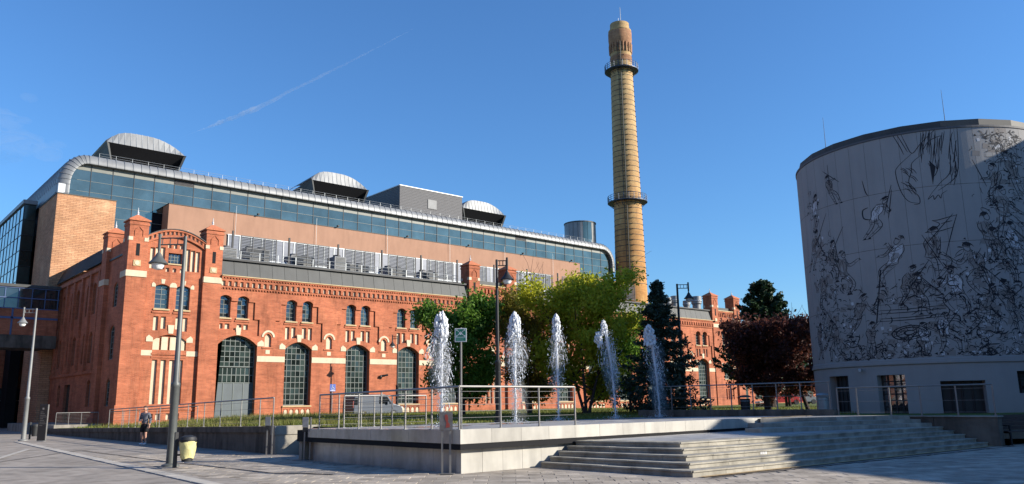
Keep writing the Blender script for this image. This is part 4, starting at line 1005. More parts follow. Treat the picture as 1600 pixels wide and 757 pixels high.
def handler(x, y, w, d, h, fans, label, z=RZ+.5):
    t = thing('air_handler', label, 'air handler', (x, y, RZ), 'air handling units on the hall roof')
    b = MB(); b.bbox(x, x+w, y, y+d, z, z+h, .05); b.build('casing', HVAC, t)
    b = MB()
    for k in range(fans):
        c = x+w*(k+.5)/fans; b.lathe([(.36, z+h), (.36, z+h+.22), (.3, z+h+.22), (.3, z+h+.05), (.01, z+h+.05)], 14, (c, y+d/2))
    b.build('fan', ZINCS, t)
    b = MB()
    for k in range(int(h/.12)-1): b.box(x+.1, x+w-.1, y-.02, y, z+.1+.12*k, z+.16+.12*k)
    b.build('grille', ZINCD, t)
    b = MB()
    for a in (x+.1, x+w-.1): b.box(a-.06, a+.06, y+.1, y+d-.1, RZ, z)
    b.build('skid', BLKM, t); return t
handler(25.0, 65.6, 1.5, 1.4, 1.2, 1, 'small white air handler beside the gable turret on the hall roof')
handler(28.3, 68, 2.2, 1.6, 1.9, 2, 'white air handler behind the first grey louvre screen')
handler(32.6, 68, 2.4, 1.6, 1.7, 2, 'white air handler behind the second grey louvre screen')
handler(35.9, 65.8, 1.2, 1.5, 1.6, 1, 'boxy white air handler standing between second and third louvre screens')
handler(38.3, 68, 2.6, 1.6, 1.5, 2, 'white air handler behind the third grey louvre screen')
handler(43.0, 68, 2.4, 1.6, 1.6, 2, 'white air handler behind the fourth grey louvre screen')
handler(47.4, 68, 2.0, 1.6, 1.6, 2, 'white air handler behind the fifth grey louvre screen')
def duct(x, label):
    t = thing('duct_bend', label, 'duct', (x, 66.4, RZ), 'round bends of ducting on the hall roof')
    b = MB(); b.tube([(x+.62+.62*math.cos(PI-PI*k/8), 66.4, RZ+.35+.62*math.sin(PI*k/8)) for k in range(9)], .16, 8, cap=True); b.build('bend', GALV, t, smooth=True)
    b = MB(); b.tube([(x, 66.4, RZ), (x, 66.4, RZ+.36)], .15, 8); b.tube([(x+1.24, 66.4, RZ), (x+1.24, 66.4, RZ+.36)], .15, 8); b.build('riser', GALV, t); return t
duct(30.6, 'round silver duct bend between the first and second louvre screens'); duct(40.4, 'round silver duct bend between the third and fourth louvre screens'); duct(45.2, 'round silver duct bend between the fourth and fifth louvre screens')
rr = thing('roof_railing', 'low galvanised railing along the roof edge in front of the louvre screens', 'railing', (24, 63.2, RZ))
b = MB()
for x in np.arange(24.2, 48.6, 1.63): b.bar((x, 63.2, RZ), (x, 63.2, RZ+1.0), .05)
for z in (.35, .7, 1.0): b.tube([(24.2, 63.2, RZ+z), (48.4, 63.2, RZ+z)], .022, 5)
b.build('rail', GALV, rr)
gt = thing('cable_tray', 'grey cable tray and pipes along the gutter of the hall roof', 'cable tray', (24, 64, RZ))
b = MB(); b.box(24, 48.6, 63.9, 64.4, RZ+.25, RZ+.42); b.tube([(24, 64.8, RZ+.35), (48.6, 64.8, RZ+.35)], .12, 6); b.build('tray', GALV, gt)
def rvent(x, y, r, h, label, cap=True):
    t = thing('roof_ventilator', label, 'ventilator', (x, y, RZ), 'silver ventilators on the far end of the hall roof')
    b = MB(); b.lathe([(r*.8, RZ), (r*.8, RZ+h*.55), (r, RZ+h*.6), (r, RZ+h), (r*.7, RZ+h+.05), (.01, RZ+h+.1)], 14, (x, y)); b.build('cowl', ZINC, t, smooth=True)
    b = MB(); b.lathe([(r*1.05, RZ+h*.72), (r*1.12, RZ+h*.74), (r*1.05, RZ+h*.78)], 14, (x, y)); b.build('collar', GALV, t); return t
rvent(84.9, 66, .42, 1.7, 'small silver roof ventilator, leftmost of the row beside the spruce'); rvent(86.2, 66.2, .5, 1.9, 'silver roof ventilator, second from the spruce in the row')
rvent(87.5, 66, .55, 2.2, 'tall silver roof ventilator in the middle of the row'); rvent(88.6, 67, .5, 2.1, 'silver roof ventilator just right of the middle of the row'); rvent(90.1, 66, .5, 1.75, 'silver roof ventilator left of the tallest one'); rvent(92.4, 66, .72, 2.5, 'widest and tallest silver roof ventilator beside the end turrets')

# ------------------------------------------------------------------ round drum building with mural
DC, DR_ = Vector((41.0, 15.5, 0)), 5.7
DT = thing('drum_building', 'round grey rendered tower covered by a black line mural', 'building', (DC.x, DC.y, 0))
def cyl(px, py, r=DR_):
    q = ray(px, py); o = Vector((0, 0, EYE)); a = q.x*q.x+q.y*q.y; b_ = 2*(q.x*(o.x-DC.x)+q.y*(o.y-DC.y)); c = (o.x-DC.x)**2+(o.y-DC.y)**2-r*r
    D_ = b_*b_-4*a*c
    if D_ < 0: return None
    t = (-b_-math.sqrt(D_))/(2*a); p = o+q*t; return math.atan2(p.y-DC.y, p.x-DC.x), p.z
ZR0, ZR1, ZT = 3.0, 3.2, 13.12
def dth(px, py): return cyl(px, py)[0] % (2*PI)
MIRG = glass('mirror_door_glass', (.30, .30, .31), .04, .9, var=.15)
ops = []   # door openings (theta range, z range)
for (xa, xb, yt, yb, zbot) in ((1298, 1327, 588, 636, .93), (1373, 1417, 586, 650, .93), (1472, 1543, 595, 650, .93)):
    a = dth(xa, (yt+yb)/2); e = dth(xb, (yt+yb)/2); zt = cyl((xa+xb)/2, yt)[1]; ops.append((min(a, e), max(a, e), zbot, zt))
ops.append((dth(1590, 590), dth(1590, 590)+.25, 1.7, 2.6))
NS = 144
def th(i): return 2*PI*i/NS
def cpt(t, z, r=DR_): return (DC.x+r*math.cos(t), DC.y+r*math.sin(t), z)
ths = sorted(set([round(th(i), 5) for i in range(NS+1)]+[round(a, 5) for o in ops for a in o[:2]]))
zs_ = sorted(set([-.1, ZR0]+[z for o in ops for z in o[2:]]))
b = MB()
for a, e in zip(ths[:-1], ths[1:]):
    for z0, z1 in zip(zs_[:-1], zs_[1:]):
        m_, zm = (a+e)/2, (z0+z1)/2
        if any(o[0] < m_ < o[1] and o[2] < zm < o[3] for o in ops): continue
        b.add([cpt(a, z0), cpt(e, z0), cpt(e, z1), cpt(a, z1)], [(0, 1, 2, 3)])
for o in ops:
    for t_ in o[:2]: b.add([cpt(t_, o[2]), cpt(t_, o[2], DR_-.45), cpt(t_, o[3], DR_-.45), cpt(t_, o[3])], [(0, 1, 2, 3)])
    n = 6
    for k in range(n):
        a, e = o[0]+(o[1]-o[0])*k/n, o[0]+(o[1]-o[0])*(k+1)/n
        for z in o[2:]: b.add([cpt(a, z), cpt(e, z), cpt(e, z, DR_-.45), cpt(a, z, DR_-.45)], [(0, 1, 2, 3)])
b.build('base_wall', DRUMW, DT)
for i, o in enumerate(ops):
    d = thing('doorway' if i < 3 else 'small_window', None, None, cpt(o[0], o[2])); d.parent = DT; d.location = Vector(cpt(o[0], o[2]))-DC
    n = 4; 
    for k in range(n):
        a, e = o[0]+(o[1]-o[0])*k/n, o[0]+(o[1]-o[0])*(k+1)/n
        if i == 1 or i == 3:
            for j in range(6):
                z0 = o[2]+(o[3]-o[2])*j/6; z1 = o[2]+(o[3]-o[2])*(j+1)/6; b = MB(); b.add([cpt(a+.001, z0, DR_-.40), cpt(e-.001, z0, DR_-.40+random.uniform(-.004,.004)), cpt(e-.001, z1, DR_-.40), cpt(a+.001, z1, DR_-.40)], [(0, 1, 2, 3)]); b.build('glass_pane', MIRG if i == 1 else GLD, d)
        else:
            b = MB(); b.add([cpt(a+.001, o[2], DR_-.40), cpt(e-.001, o[2], DR_-.40), cpt(e-.001, o[3], DR_-.40), cpt(a+.001, o[3], DR_-.40)], [(0, 1, 2, 3)]); b.build('door_leaf', BLKM, d)
    b = MB()
    for k in range(n+1):
        a = o[0]+(o[1]-o[0])*k/n; b.bar(cpt(a, o[2], DR_-.38), cpt(a, o[3], DR_-.38), .06)
    if i in (1, 3):
        for j in range(1, 6): z = o[2]+(o[3]-o[2])*j/6; b.bar(cpt(o[0], z, DR_-.38), cpt(o[1], z, DR_-.38), .05)
    b.build('door_frame', BLKM, d)
b = MB(); b.lathe([(DR_, ZR0-.05), (DR_+.07, ZR0), (DR_+.07, ZR0+.09), (DR_+.03, ZR0+.10), (DR_+.03, ZR0+.2), (DR_-.02, ZR0+.24)], NS, DC.xy); b.build('string_course', DRUMW, DT, smooth=True)
# upper wall clad in tall render panels with hairline joints
zj = [ZR0+.22, 5.6, 8.1, 10.6, ZT]
NP_ = 48
for j in range(4):
    for k in range(NP_):
        a, e = 2*PI*k/NP_+.0009, 2*PI*(k+1)/NP_-.0009; b = MB(); n = 3
        for q in range(n):
            t0, t1 = a+(e-a)*q/n, a+(e-a)*(q+1)/n; b.add([cpt(t0, zj[j]+.008), cpt(t1, zj[j]+.008), cpt(t1, zj[j+1]-.008), cpt(t0, zj[j+1]-.008)], [(0, 1, 2, 3)])
        b.build('wall_panel', DRUMW, DT, fix=True)
b = MB(); b.lathe([(DR_-.04, ZR0), (DR_-.04, ZT-.05)], NS, DC.xy); b.build('wall_core', CONCD, DT)
b = MB(); b.lathe([(DR_+.03, ZT), (DR_+.03, ZT+.09), (DR_-.3, ZT+.1)], NS, DC.xy); b.build('rim', ZINCS, DT)
b = MB(); b.lathe([(DR_-.22, ZT+.08), (DR_-.12, ZT+.12), (DR_-.12, ZT+.42), (DR_-.5, ZT+.52), (.01, ZT+.8)], 22, DC.xy); b.build('roof', ZINCD, DT)
for px in (1472, 1285):
    q = on_z(px, 185 if px == 1472 else 225, ZT+.5); b = MB(); b.tube([(q.x+.3, q.y, ZT+.2), (q.x+.3, q.y, ZT+1.9)], [.016, .006], 5); b.build('lightning_rod', BLKM, DT)
# ---- mural: an original crowd of ink-line figures, printed flat on the wall
def ribbon(mb, pts, w, r=DR_+.006):      # pts in (theta, z)
    n = len(pts)
    if n < 2: return
    L_, R_ = [], []
    for i in range(n):
        a = pts[max(i-1, 0)]; c = pts[min(i+1, n-1)]; dx, dz = (c[0]-a[0])*DR_, c[1]-a[1]; l = math.hypot(dx, dz) or 1
        wi = w*(.35+.65*math.sin(PI*(i+.3)/(n-.4+.0001)))/2; nx, nz = -dz/l*wi/DR_, dx/l*wi
        L_.append(cpt(pts[i][0]+nx, pts[i][1]+nz, r)); R_.append(cpt(pts[i][0]-nx, pts[i][1]-nz, r))
    mb.add(L_+R_, [(i, i+1, n+i+1, n+i) for i in range(n-1)])
def fill(mb, pts, r=DR_+.005):
    mb.add([cpt(a, z, r) for a, z in pts], [tuple(range(len(pts)))])
RNG = random.Random(11)
def smooth(P, n=6):
    out = []
    for i in range(len(P)-1):
        p0, p1, p2, p3 = P[max(i-1, 0)], P[i], P[i+1], P[min(i+2, len(P)-1)]
        for k in range(n):
            t = k/n; out.append(tuple(.5*(2*p1[c]+(p2[c]-p0[c])*t+(2*p0[c]-5*p1[c]+4*p2[c]-p3[c])*t*t+(3*p1[c]-p0[c]-3*p2[c]+p3[c])*t**3) for c in (0, 1)))
    out.append(P[-1]); return out
ink, chalk, gry = MB(), MB(), MB()
def pxl(P, w=.07, mb=None, sm=True):
    Q = [cyl(*p) for p in P]
    if any(q is None for q in Q): return
    Q = [(q[0] % (2*PI), q[1]) for q in Q]; ribbon(mb or ink, smooth(Q, 5) if sm else Q, w)
def figure(cx, cz, s, lean=0, rng_=RNG):
    """an inked striding or falling body: contour lines of head, trunk, limbs and cloth, no outline closed; s = height in metres"""
    k = s/DR_; sk_ = lean+rng_.uniform(-.35, .35); fl = rng_.choice((-1, 1)); w = .024
    f = lambda x, z: (cx+(fl*x+(z-.5)*sk_)*k, max(ZR0+.27, cz+z*s))
    def line(P, ww=1): ribbon(ink, smooth([f(*p) for p in P], 4), w*ww)
    def limbs(P, a, b_, ww=1):      # a tapering limb: two contours and muscle hatching
        n = len(P)
        for sg in (-1, 1):
            Q = []
            for i in range(n):
                d = (P[min(i+1, n-1)][0]-P[max(i-1, 0)][0], P[min(i+1, n-1)][1]-P[max(i-1, 0)][1]); l = math.hypot(*d) or 1; r = (a+(b_-a)*i/(n-1))*sg
                Q.append((P[i][0]-d[1]/l*r, P[i][1]+d[0]/l*r))
            line(Q, ww*(1.25 if sg > 0 else .8))
        for _ in range(5):
            t = rng_.random()*(n-1.01); i = int(t); u = t-i; x, z = P[i][0]+(P[i+1][0]-P[i][0])*u, P[i][1]+(P[i+1][1]-P[i][1])*u
            line([(x-.03, z+.01), (x, z-.012), (x+.03, z-.005)], .7)
    hx, hz = .05+rng_.uniform(-.04, .06), .86
    line([(hx+.055*math.cos(t), hz+.07*math.sin(t)) for t in (2.6, 3.4, 4.2, 5.0, 5.8, 6.4, 7.0)], 1.1)       # jaw and cheek
    for _ in range(8):      # hair
        t = rng_.uniform(.3, 2.9); line([(hx+.05*math.cos(t), hz+.06*math.sin(t)), (hx+.085*math.cos(t)-.02, hz+.10*math.sin(t)), (hx-.08+.05*math.cos(t), hz+.07*math.sin(t)-.03)], 1)
    if rng_.random() < .75: fill(ink, [f(hx-.06, hz+.02), f(hx+.01, hz+.05), f(hx+.05, hz+.09), f(hx-.03, hz+.11), f(hx-.09, hz+.07)])
    fill(rng_.choice((gry, gry, gry, chalk)), [f(-.08, .76), f(-.13, .6), f(-.08, .45), f(.08, .44), f(.12, .62), f(.07, .77)], DR_+.004)
    line([(-.08, .78), (-.14, .66), (-.10, .52), (-.12, .42)], 1.4); line([(.09, .78), (.13, .64), (.08, .52), (.11, .40)], 1); line([(-.12, .42), (0, .39), (.11, .41)], 1.2); line([(0, .78), (.03, .65), (0, .5)], .7)
    for _ in range(10): x, z = rng_.uniform(-.1, .1), rng_.uniform(.42, .76); line([(x, z), (x+rng_.uniform(-.05, .05), z-.04), (x+rng_.uniform(-.06, .06), z-.09)], .65)
    for sg in (-1, 1):
        e = (sg*.10+rng_.uniform(-.05, .2), .66+rng_.uniform(-.12, .14)); h = (e[0]+rng_.uniform(-.05, .25), e[1]+rng_.uniform(-.18, .24)); limbs([(sg*.09, .76), e, h], .038, .022)
        for q in range(4): line([h, (h[0]+.03+.01*q, h[1]+.03-.018*q)], .7)
        if rng_.random() < .4: a = rng_.uniform(.5, 2.4); line([(h[0]-.2*math.cos(a), h[1]-.2*math.sin(a)), (h[0]+.5*math.cos(a), h[1]+.5*math.sin(a))], 1.5)
        kn = (sg*.08+rng_.uniform(-.06, .2), .24+rng_.uniform(-.04, .08)); ft = (kn[0]+rng_.uniform(-.2, .06), .03); limbs([(sg*.05, .42), kn, ft], .058, .028, 1.1)
        fill(ink, [f(ft[0]-.03, .0), f(ft[0]+.08, .0), f(ft[0]+.03, .05)])
def scribble(px, py, n, sz):
    q = cyl(px, py)
    if not q: return
    c = (q[0] % (2*PI), q[1])
    for _ in range(n):
        a, z = c[0]+RNG.gauss(0, sz)/DR_, c[1]+RNG.gauss(0, sz)
        z = min(max(z, ZR0+.3), ZT-.25); k = RNG.random(); t = RNG.uniform(0, 2*PI); l = RNG.uniform(.10, .42)
        if k < .55:
            P = [(a, z)]; 
            for _k in range(3): t += RNG.gauss(0, .8); P.append((P[-1][0]+math.cos(t)*l*.4/DR_, min(max(P[-1][1]+math.sin(t)*l*.4, ZR0+.27), ZT-.1)))
            ribbon(ink, smooth(P, 4), RNG.choice((.014, .018, .022, .03, .05)))
        elif k < .78:
            r_ = l*.5; e_ = RNG.uniform(.4, 1); m_ = max(ZR0+.27, z); ribbon(ink, [(a+math.cos(2*PI*i/10+t)*r_/DR_, max(ZR0+.27, m_+math.sin(2*PI*i/10)*r_*e_)) for i in range(RNG.choice((5, 6, 8)))], RNG.uniform(.018, .034))
        elif k < .91:
            fill(ink, [(a, z), (a+l*.4*math.cos(t)/DR_, z+l*.25*math.sin(t)), (a+l*.3*math.cos(t+1)/DR_, z+l*.3*math.sin(t+1))])
        elif k < .95: fill(chalk, [(a, z), (a+.12/DR_, z+.03), (a+.1/DR_, z+.16), (a-.02/DR_, z+.14)], DR_+.004)
        else: fill(gry, [(a-.15/DR_, z), (a+.18/DR_, z-.03), (a+.2/DR_, z+.2), (a-.1/DR_, z+.24)], DR_+.003)
# big reaching arms from the top, hair strands hanging between them
for P in ([(1405,205),(1415,225),(1425,240),(1438,225),(1455,208)], [(1425,240),(1402,262),(1400,275),(1408,300),(1420,315),(1436,318)], [(1440,242),(1425,255),(1424,268),(1420,285),(1428,300)], [(1428,300),(1436,308),(1437,318),(1428,320)],
          [(1455,208),(1465,200),(1480,198)], [(1495,198),(1497,230),(1497,262),(1492,278),(1478,290),(1466,298)], [(1485,200),(1484,235),(1485,265),(1480,276),(1470,285),(1456,302)], [(1456,302),(1450,312),(1458,306),(1460,312),(1466,305),(1470,310),(1472,303),(1480,298)],
          [(1442,235),(1450,222),(1462,215),(1472,212)], [(1450,255),(1456,265),(1460,275),(1466,262),(1468,245)], [(1462,250),(1464,265),(1466,250)], [(1397,205),(1410,225),(1418,238)], [(1392,208),(1405,228),(1412,242)]): pxl(P, .032)
for k in range(26):
    x = 1438+RNG.random()*58; y = 203+RNG.random()*20; pxl([(x, y), (x-3+RNG.random()*4, y+10), (x-5+RNG.random()*6, y+22+RNG.random()*16)], .028)
for k in range(14):
    y = 262+RNG.random()*38; x = 1402+RNG.random()*20; pxl([(x, y), (x+7, y+3), (x+12, y+9)], .028)
    y = 235+RNG.random()*40; x = 1484+RNG.random()*11; pxl([(x, y), (x+1, y+8), (x-1, y+16)], .028)
q = cyl(1456, 268); fill(ink, [(q[0] % (2*PI)-.01, q[1]+.5), (q[0] % (2*PI)+.03, q[1]+.2), (q[0] % (2*PI)-.004, q[1]-.6)])
# leaping small figure, a torn flag on a pole, a spoked cart wheel, a log, long spears
q = cyl(1368, 345); figure(q[0] % (2*PI), q[1]-.8, 1.9, .15)
pxl([(1347,283),(1352,300),(1356,306)], .045); pxl([(1356,325),(1348,330),(1350,342),(1362,344)], .06)
pxl([(1495,335),(1490,352),(1484,375),(1478,400)], .04, sm=False)
for P in ([(1495,336),(1480,340),(1466,344),(1456,345)], [(1456,345),(1468,350),(1460,358),(1445,364)], [(1445,364),(1465,362),(1480,358),(1490,355)], [(1470,350),(1480,347),(1488,345)]): pxl(P, .035)
n = 20
for s_ in (1, .75, .3): pxl([(1421+27*s_*math.cos(2*PI*k/n), 520+11*s_*math.sin(2*PI*k/n)-3*s_*math.cos(2*PI*k/n)) for k in range(n+1)], .05)
for k in range(7): pxl([(1421+8*math.cos(PI*2*k/7), 520+3*math.sin(PI*2*k/7)), (1421+26*math.cos(PI*2*k/7), 520+10*math.sin(PI*2*k/7)-3*math.cos(2*PI*k/7))], .04, sm=False)
for y in (486, 491, 499, 503): pxl([(1374, y), (1420, y-3), (1478, y-9)], .035)
pxl([(1478,477),(1484,486),(1478,495)], .04); pxl([(1452,448),(1490,418)], .09, sm=False); pxl([(1505,446),(1585,442)], .10, sm=False); pxl([(1376,422),(1370,505)], .08, sm=False)
for (x, y, s, l) in ((1400,425,2.3,.1), (1462,415,2.4,-.1), (1440,470,1.9,0), (1305,420,2.1,.1), (1290,470,2.3,0), (1322,440,2.2,-.1), (1275,400,2.0,0), (1345,505,2.0,.25), (1310,545,2.0,.2), (1500,470,2.2,.1), (1535,440,2.4,-.1), (1570,420,2.5,0), (1545,500,2.2,.2), (1585,500,2.4,0), (1480,530,1.8,.3), (1400,548,1.5,.5), (1450,545,1.5,-.4), (1530,545,1.7,.3), (1575,350,2.4,0), (1560,300,2.0,.1), (1590,290,2.3,0), (1365,540,1.7,-.3), (1284,540,1.8,0), (1550,385,2.2,.1), (1592,400,2.2,-.1), (1276,340,1.9,0), (1300,300,1.6,0), (1420,455,1.8,.2)):
    q = cyl(x, y+22)
    if q and q[1] > ZR0: figure(q[0] % (2*PI), max(q[1], ZR0+.3), s, l)
for (x, y, n, s) in ((1270,320,10,.3), (1285,400,26,.45), (1300,455,34,.5), (1290,520,40,.5), (1320,500,26,.5), (1330,550,40,.5), (1380,550,30,.5), (1380,470,16,.4), (1430,460,26,.5), (1430,540,36,.5), (1480,450,26,.5), (1490,520,44,.6), (1530,420,36,.6), (1540,480,50,.6), (1540,545,46,.5), (1580,540,50,.6), (1580,470,50,.6), (1575,400,50,.6), (1575,330,44,.6), (1580,270,34,.5), (1585,225,30,.4), (1548,225,26,.4), (1565,230,26,.4)): scribble(x, y, int(n*(2.6 if x < 1500 else 1.9)), s)
for mb, nm, mt in ((ink, 'mural_ink', INK), (chalk, 'mural_white', CHALK), (gry, 'mural_grey', GREYI)):
    o = mb.build(nm, mt, DT); o['kind'] = 'stuff'

# ------------------------------------------------------------------ tall block off to the right: it shades the drum and the steps
OB = thing('office_block', 'plain pale office block beside the drum', 'building', (38, -2, 0))
ed = Vector((.39, .92, 0)).normalized(); pe = Vector((.92, -.39, 0)).normalized()
def oblique(name, p, l, d, h, m):
    P = [p, p+pe*d, p+pe*d+ed*l, p+ed*l]; b = MB(); b.add([(v.x, v.y, -.1) for v in P]+[(v.x, v.y, h) for v in P], [(0,3,2,1),(4,5,6,7),(0,1,5,4),(1,2,6,5),(2,3,7,6),(3,0,4,7)]); return b.build(name, m, OB)
oblique('lower_block', Vector((38.0, -1.95, 0))-ed*56, 56, 22, 11, DRUMW); oblique('upper_block', Vector((42.2, -.6, 0)), 8.0, 16, 16, DRUMW)
for j in range(2):
    for i in range(15):
        p = Vector((38.0, -1.95, 0))-ed*(54.5-3.6*i)-pe*.03; b = MB(); q = p+ed*1.8
        b.add([(p.x, p.y, 1.2+3.7*j), (q.x, q.y, 1.2+3.7*j), (q.x, q.y, 3.2+3.7*j), (p.x, p.y, 3.2+3.7*j)], [(0, 1, 2, 3)]); b.build('window', GLD, OB)

# brick power house, unseen, added to cut sky fill; the drum's door mirrors it
PH = thing('power_house', 'long unseen brown brick power house added across the plaza to cut sky light', 'building', (-50, 20, 0))
b = MB(); b.box(-60, -40, -45, 110, -.3, 23); b.build('wall', brick('brown_brick', (.20, .085, .055), (.16, .065, .045), (.14, .09, .07)), PH)  # walls kept dark brown to weaken the light they bounce back
b = MB(); b.box(-60.4, -39.6, -45.4, 110.4, 23, 23.6); b.build('roof', ZINCD, PH)
for i in range(24):
    for j in range(3):
        y = -42+6.3*i; z = 1.5+5.8*j; b = MB(); b.box(-40.02, -39.94, y, y+2.4, z, z+3.8); b.build('window', GLD, PH)

# ------------------------------------------------------------------ street lamps
LAMPG = mat('lamp_glass', (.75, .76, .74), .25, var=.05)
def bell(b_s, b_g, x, y, z, k=.70):       # lantern hanging below (x, y, z)
    q_ = lambda P: [(r*k, z-(z-h)*k) for r, h in P]
    b_s.lathe(q_([(.03, z), (.05, z-.18), (.11, z-.26), (.15, z-.36), (.19, z-.42), (.34, z-.60), (.40, z-.66), (.39, z-.69), (.02, z-.66)]), 20, (x, y))
    b_g.lathe(q_([(.26, z-.69), (.25, z-.80), (.17, z-.92), (.01, z-.96)]), 18, (x, y))
def lamp_truss(name, label, base, top, arm, m, r0=.085, r1=.05, grp='street lamps on the plaza'):
    """tall stepped pole, ladder-like arm with a bell lantern at its end; arm = (dx, dy)"""
    x, y, z = base; t = thing(name, label, 'street lamp', base, grp)
    b = MB(); b.lathe([(.26, z), (.24, z+.05), (.13, z+.09), (.12, z+.5), (.115, z+2.25), (.13, z+2.27), (.13, z+2.36), (r0, z+2.42), (r1, top)], 14, (x, y)); b.cap(r1, top, 14, (x, y)); b.build('pole', m, t, smooth=True)
    dx, dy = arm; b = MB()
    b.tube([(x, y, top-.05), (x+dx, y+dy, top-.05)], .022, 6); b.tube([(x, y, top-.25), (x+dx, y+dy, top-.25)], .022, 6)
    for k in range(1, 4): b.tube([(x+dx*k/3.4, y+dy*k/3.4, top-.05), (x+dx*k/3.4, y+dy*k/3.4, top-.25)], .015, 5)
    b.tube([(x+dx, y+dy, top+.08), (x+dx, y+dy, top-.42)], .045, 8); b.build('arm', m, t)
    s_, g = MB(), MB(); bell(s_, g, x+dx, y+dy, top-.36); h = s_.build('lantern', m, t, smooth=True); g.build('lantern_glass', LAMPG, h, smooth=True); return t
LGREY = mat('pale_lamp_paint', (.20, .205, .20), .55, .1, var=.12, vscale=3)
def left(d): return (-rt.x*d, -rt.y*d)
def right(d): return (rt.x*d, rt.y*d)
lamp_truss('street_lamp', 'tall grey street lamp with bell lantern beside the bin with the yellow bag', (8.23, 24.44, 0), 6.8, left(.78), GREYM)
lamp_truss('street_lamp', 'thin grey street lamp with bell lantern near the black totem at far left', (9.52, 52.25, 0), 7.4, left(.72), LGREY)
p = depth_pt(779, 655, 31.2); zt = height(776, 406, p.x, p.y)
lamp_truss('street_lamp', 'dark street lamp with white bell lantern between the green maple and the yellow trees', (p.x, p.y, .9), zt, right(.42), BLKM, .07, .05)
p = depth_pt(1069, 640, 43); zt = height(1057, 444, p.x, p.y)
lamp_truss('street_lamp', 'black street lamp with bell lantern in front of the end of the brick hall', (p.x, p.y, .9), zt, right(.62), BLKM, .08, .055)
p = on_y(620, 650, 57.5); lamp_truss('street_lamp', 'slender black lamp standing against the brick wall beside the van', (p.x, p.y, .86), 7.4, left(.45), BLKM, .07, .05)

# ------------------------------------------------------------------ bins, totem, signs
def bin_on_post(label, x, y, bag, side, g='litter bins on the plaza'):
    t = thing('litter_bin', label, 'litter bin', (x, y, 0), g); dx, dy = side
    b = MB(); b.bbox(x-.045, x+.045, y-.045, y+.045, 0, .98, .01); b.build('post', BLKM, t)
    c = (x+dx, y+dy); b = MB(); b.lathe([(.13, .17), (.145, .17), (.20, .70), (.185, .70), (.14, .3)], 18, c); b.cap(.13, .19, 18, c); b.build('bucket', BLKM, t, smooth=True)
    b = MB(); b.lathe([(.21, .74), (.235, .765), (.205, .84), (.10, .885), (.01, .89)], 18, c); b.lathe([(.205, .70), (.22, .71), (.215, .76), (.2, .76)], 18, c); b.build('hood', BLKM, t, smooth=True)
    b = MB()
    for h in (.35, .74): b.bar((x, y, h), (x+dx*.55, y+dy*.55, h), .05)
    b.build('bracket', BLKM, t)
    if bag:
        b = MB(); n = 26; R_ = [.172, .188, .205, .219, .226, .230]; Z_ = [.255, .35, .46, .57, .66, .715]; vs = []
        for i in range(6):
            for k in range(n):
                a = 2*PI*k/n; r = R_[i]+.014*math.sin(a*5+i*1.7)+random.uniform(-.006, .006); vs.append((c[0]+r*math.cos(a), c[1]+r*math.sin(a), Z_[i]+(.02*math.sin(a*3) if i in (0, 5) else 0)))
        b.add(vs, [(i*n+k, i*n+(k+1) % n, (i+1)*n+(k+1) % n, (i+1)*n+k) for i in range(5) for k in range(n)]); b.build('bin_bag', mat('yellow_plastic', (.62, .57, .26), .45, var=.12, vscale=9, bump=.5, bscale=18), t, smooth=True)
    return t
bin_on_post('black litter bin lined with a yellow bag beside the nearest lamp', 8.10, 23.70, True, right(.34))
bin_on_post('small black litter bin beside the far left lamp', 10.2, 54.3, False, (.2, -.2))
t = thing('info_totem', 'slim black information totem standing behind the far left lamp', 'totem', (9.97, 50.06, 0))
b = MB(); b.bbox(-.21, .21, -.07, .07, .04, 1.95, .015); b.build('panel', mat('totem_black', (.02, .022, .026), .25), t, loc=t.location)
b = MB(); b.box(-.19, .19, -.09, .09, 0, .04); b.build('foot', GALV, t, loc=t.location)
b = MB(); b.box(.22, .24, -.05, .05, .05, 1.95); b.build('edge_trim', STEEL, t, loc=t.location)
b = MB()
for k in range(9): b.box(-.14, .02+.012*(k % 4)*6, -.0725, -.071, 1.55-.09*k, 1.565-.09*k)
b.box(-.05, .05, -.0725, -.071, 1.68, 1.78); b.build('print', GREYI, t, loc=t.location); t.rotation_euler = (0, 0, YAW-PI/2)
RED = mat('red_print', (.26, .045, .035), .5); GREEN = mat('sign_green', (.012, .20, .13), .45, var=.05); SWHITE = mat('sign_white', (.8, .82, .82), .5, var=.03); SBLUE = mat('sign_blue', (.03, .08, .35), .5)
# glass information stand at the deck corner: two posts, transparent-looking grey plate with a red figure
t = thing('info_stand', 'steel stand with a small glass plate bearing a red print at the deck corner', 'info stand', (11.8, 15.9, 0)); a = -(PI/2-YAW); ca = rt*.5
for s_ in (-.095, .095):
    b = MB(); b.box(s_-.022, s_+.022, -.02, .02, 0, 1.12); b.build('post', STEEL, t, loc=t.location)
b = MB(); b.box(-.16, .16, -.035, -.023, 1.02, 1.45); b.build('plate', mat('plate_glass', (.17, .175, .185), .12, .3, var=.3, vscale=5), t, loc=t.location)
b = MB(); b.prism([(-.01, 1.08), (.09, 1.09), (.085, 1.17), (.045, 1.22), (.055, 1.30), (.035, 1.38), (.0, 1.40), (-.035, 1.37), (-.02, 1.27), (.01, 1.2)], 1, -.040, -.036); b.build('red_print', RED, t, loc=t.location, fix=True)
b = MB(); b.box(-.2, .2, -.1, .1, 0, .012); b.build('foot', STEEL, t, loc=t.location); t.rotation_euler = (0, 0, YAW-PI/2)
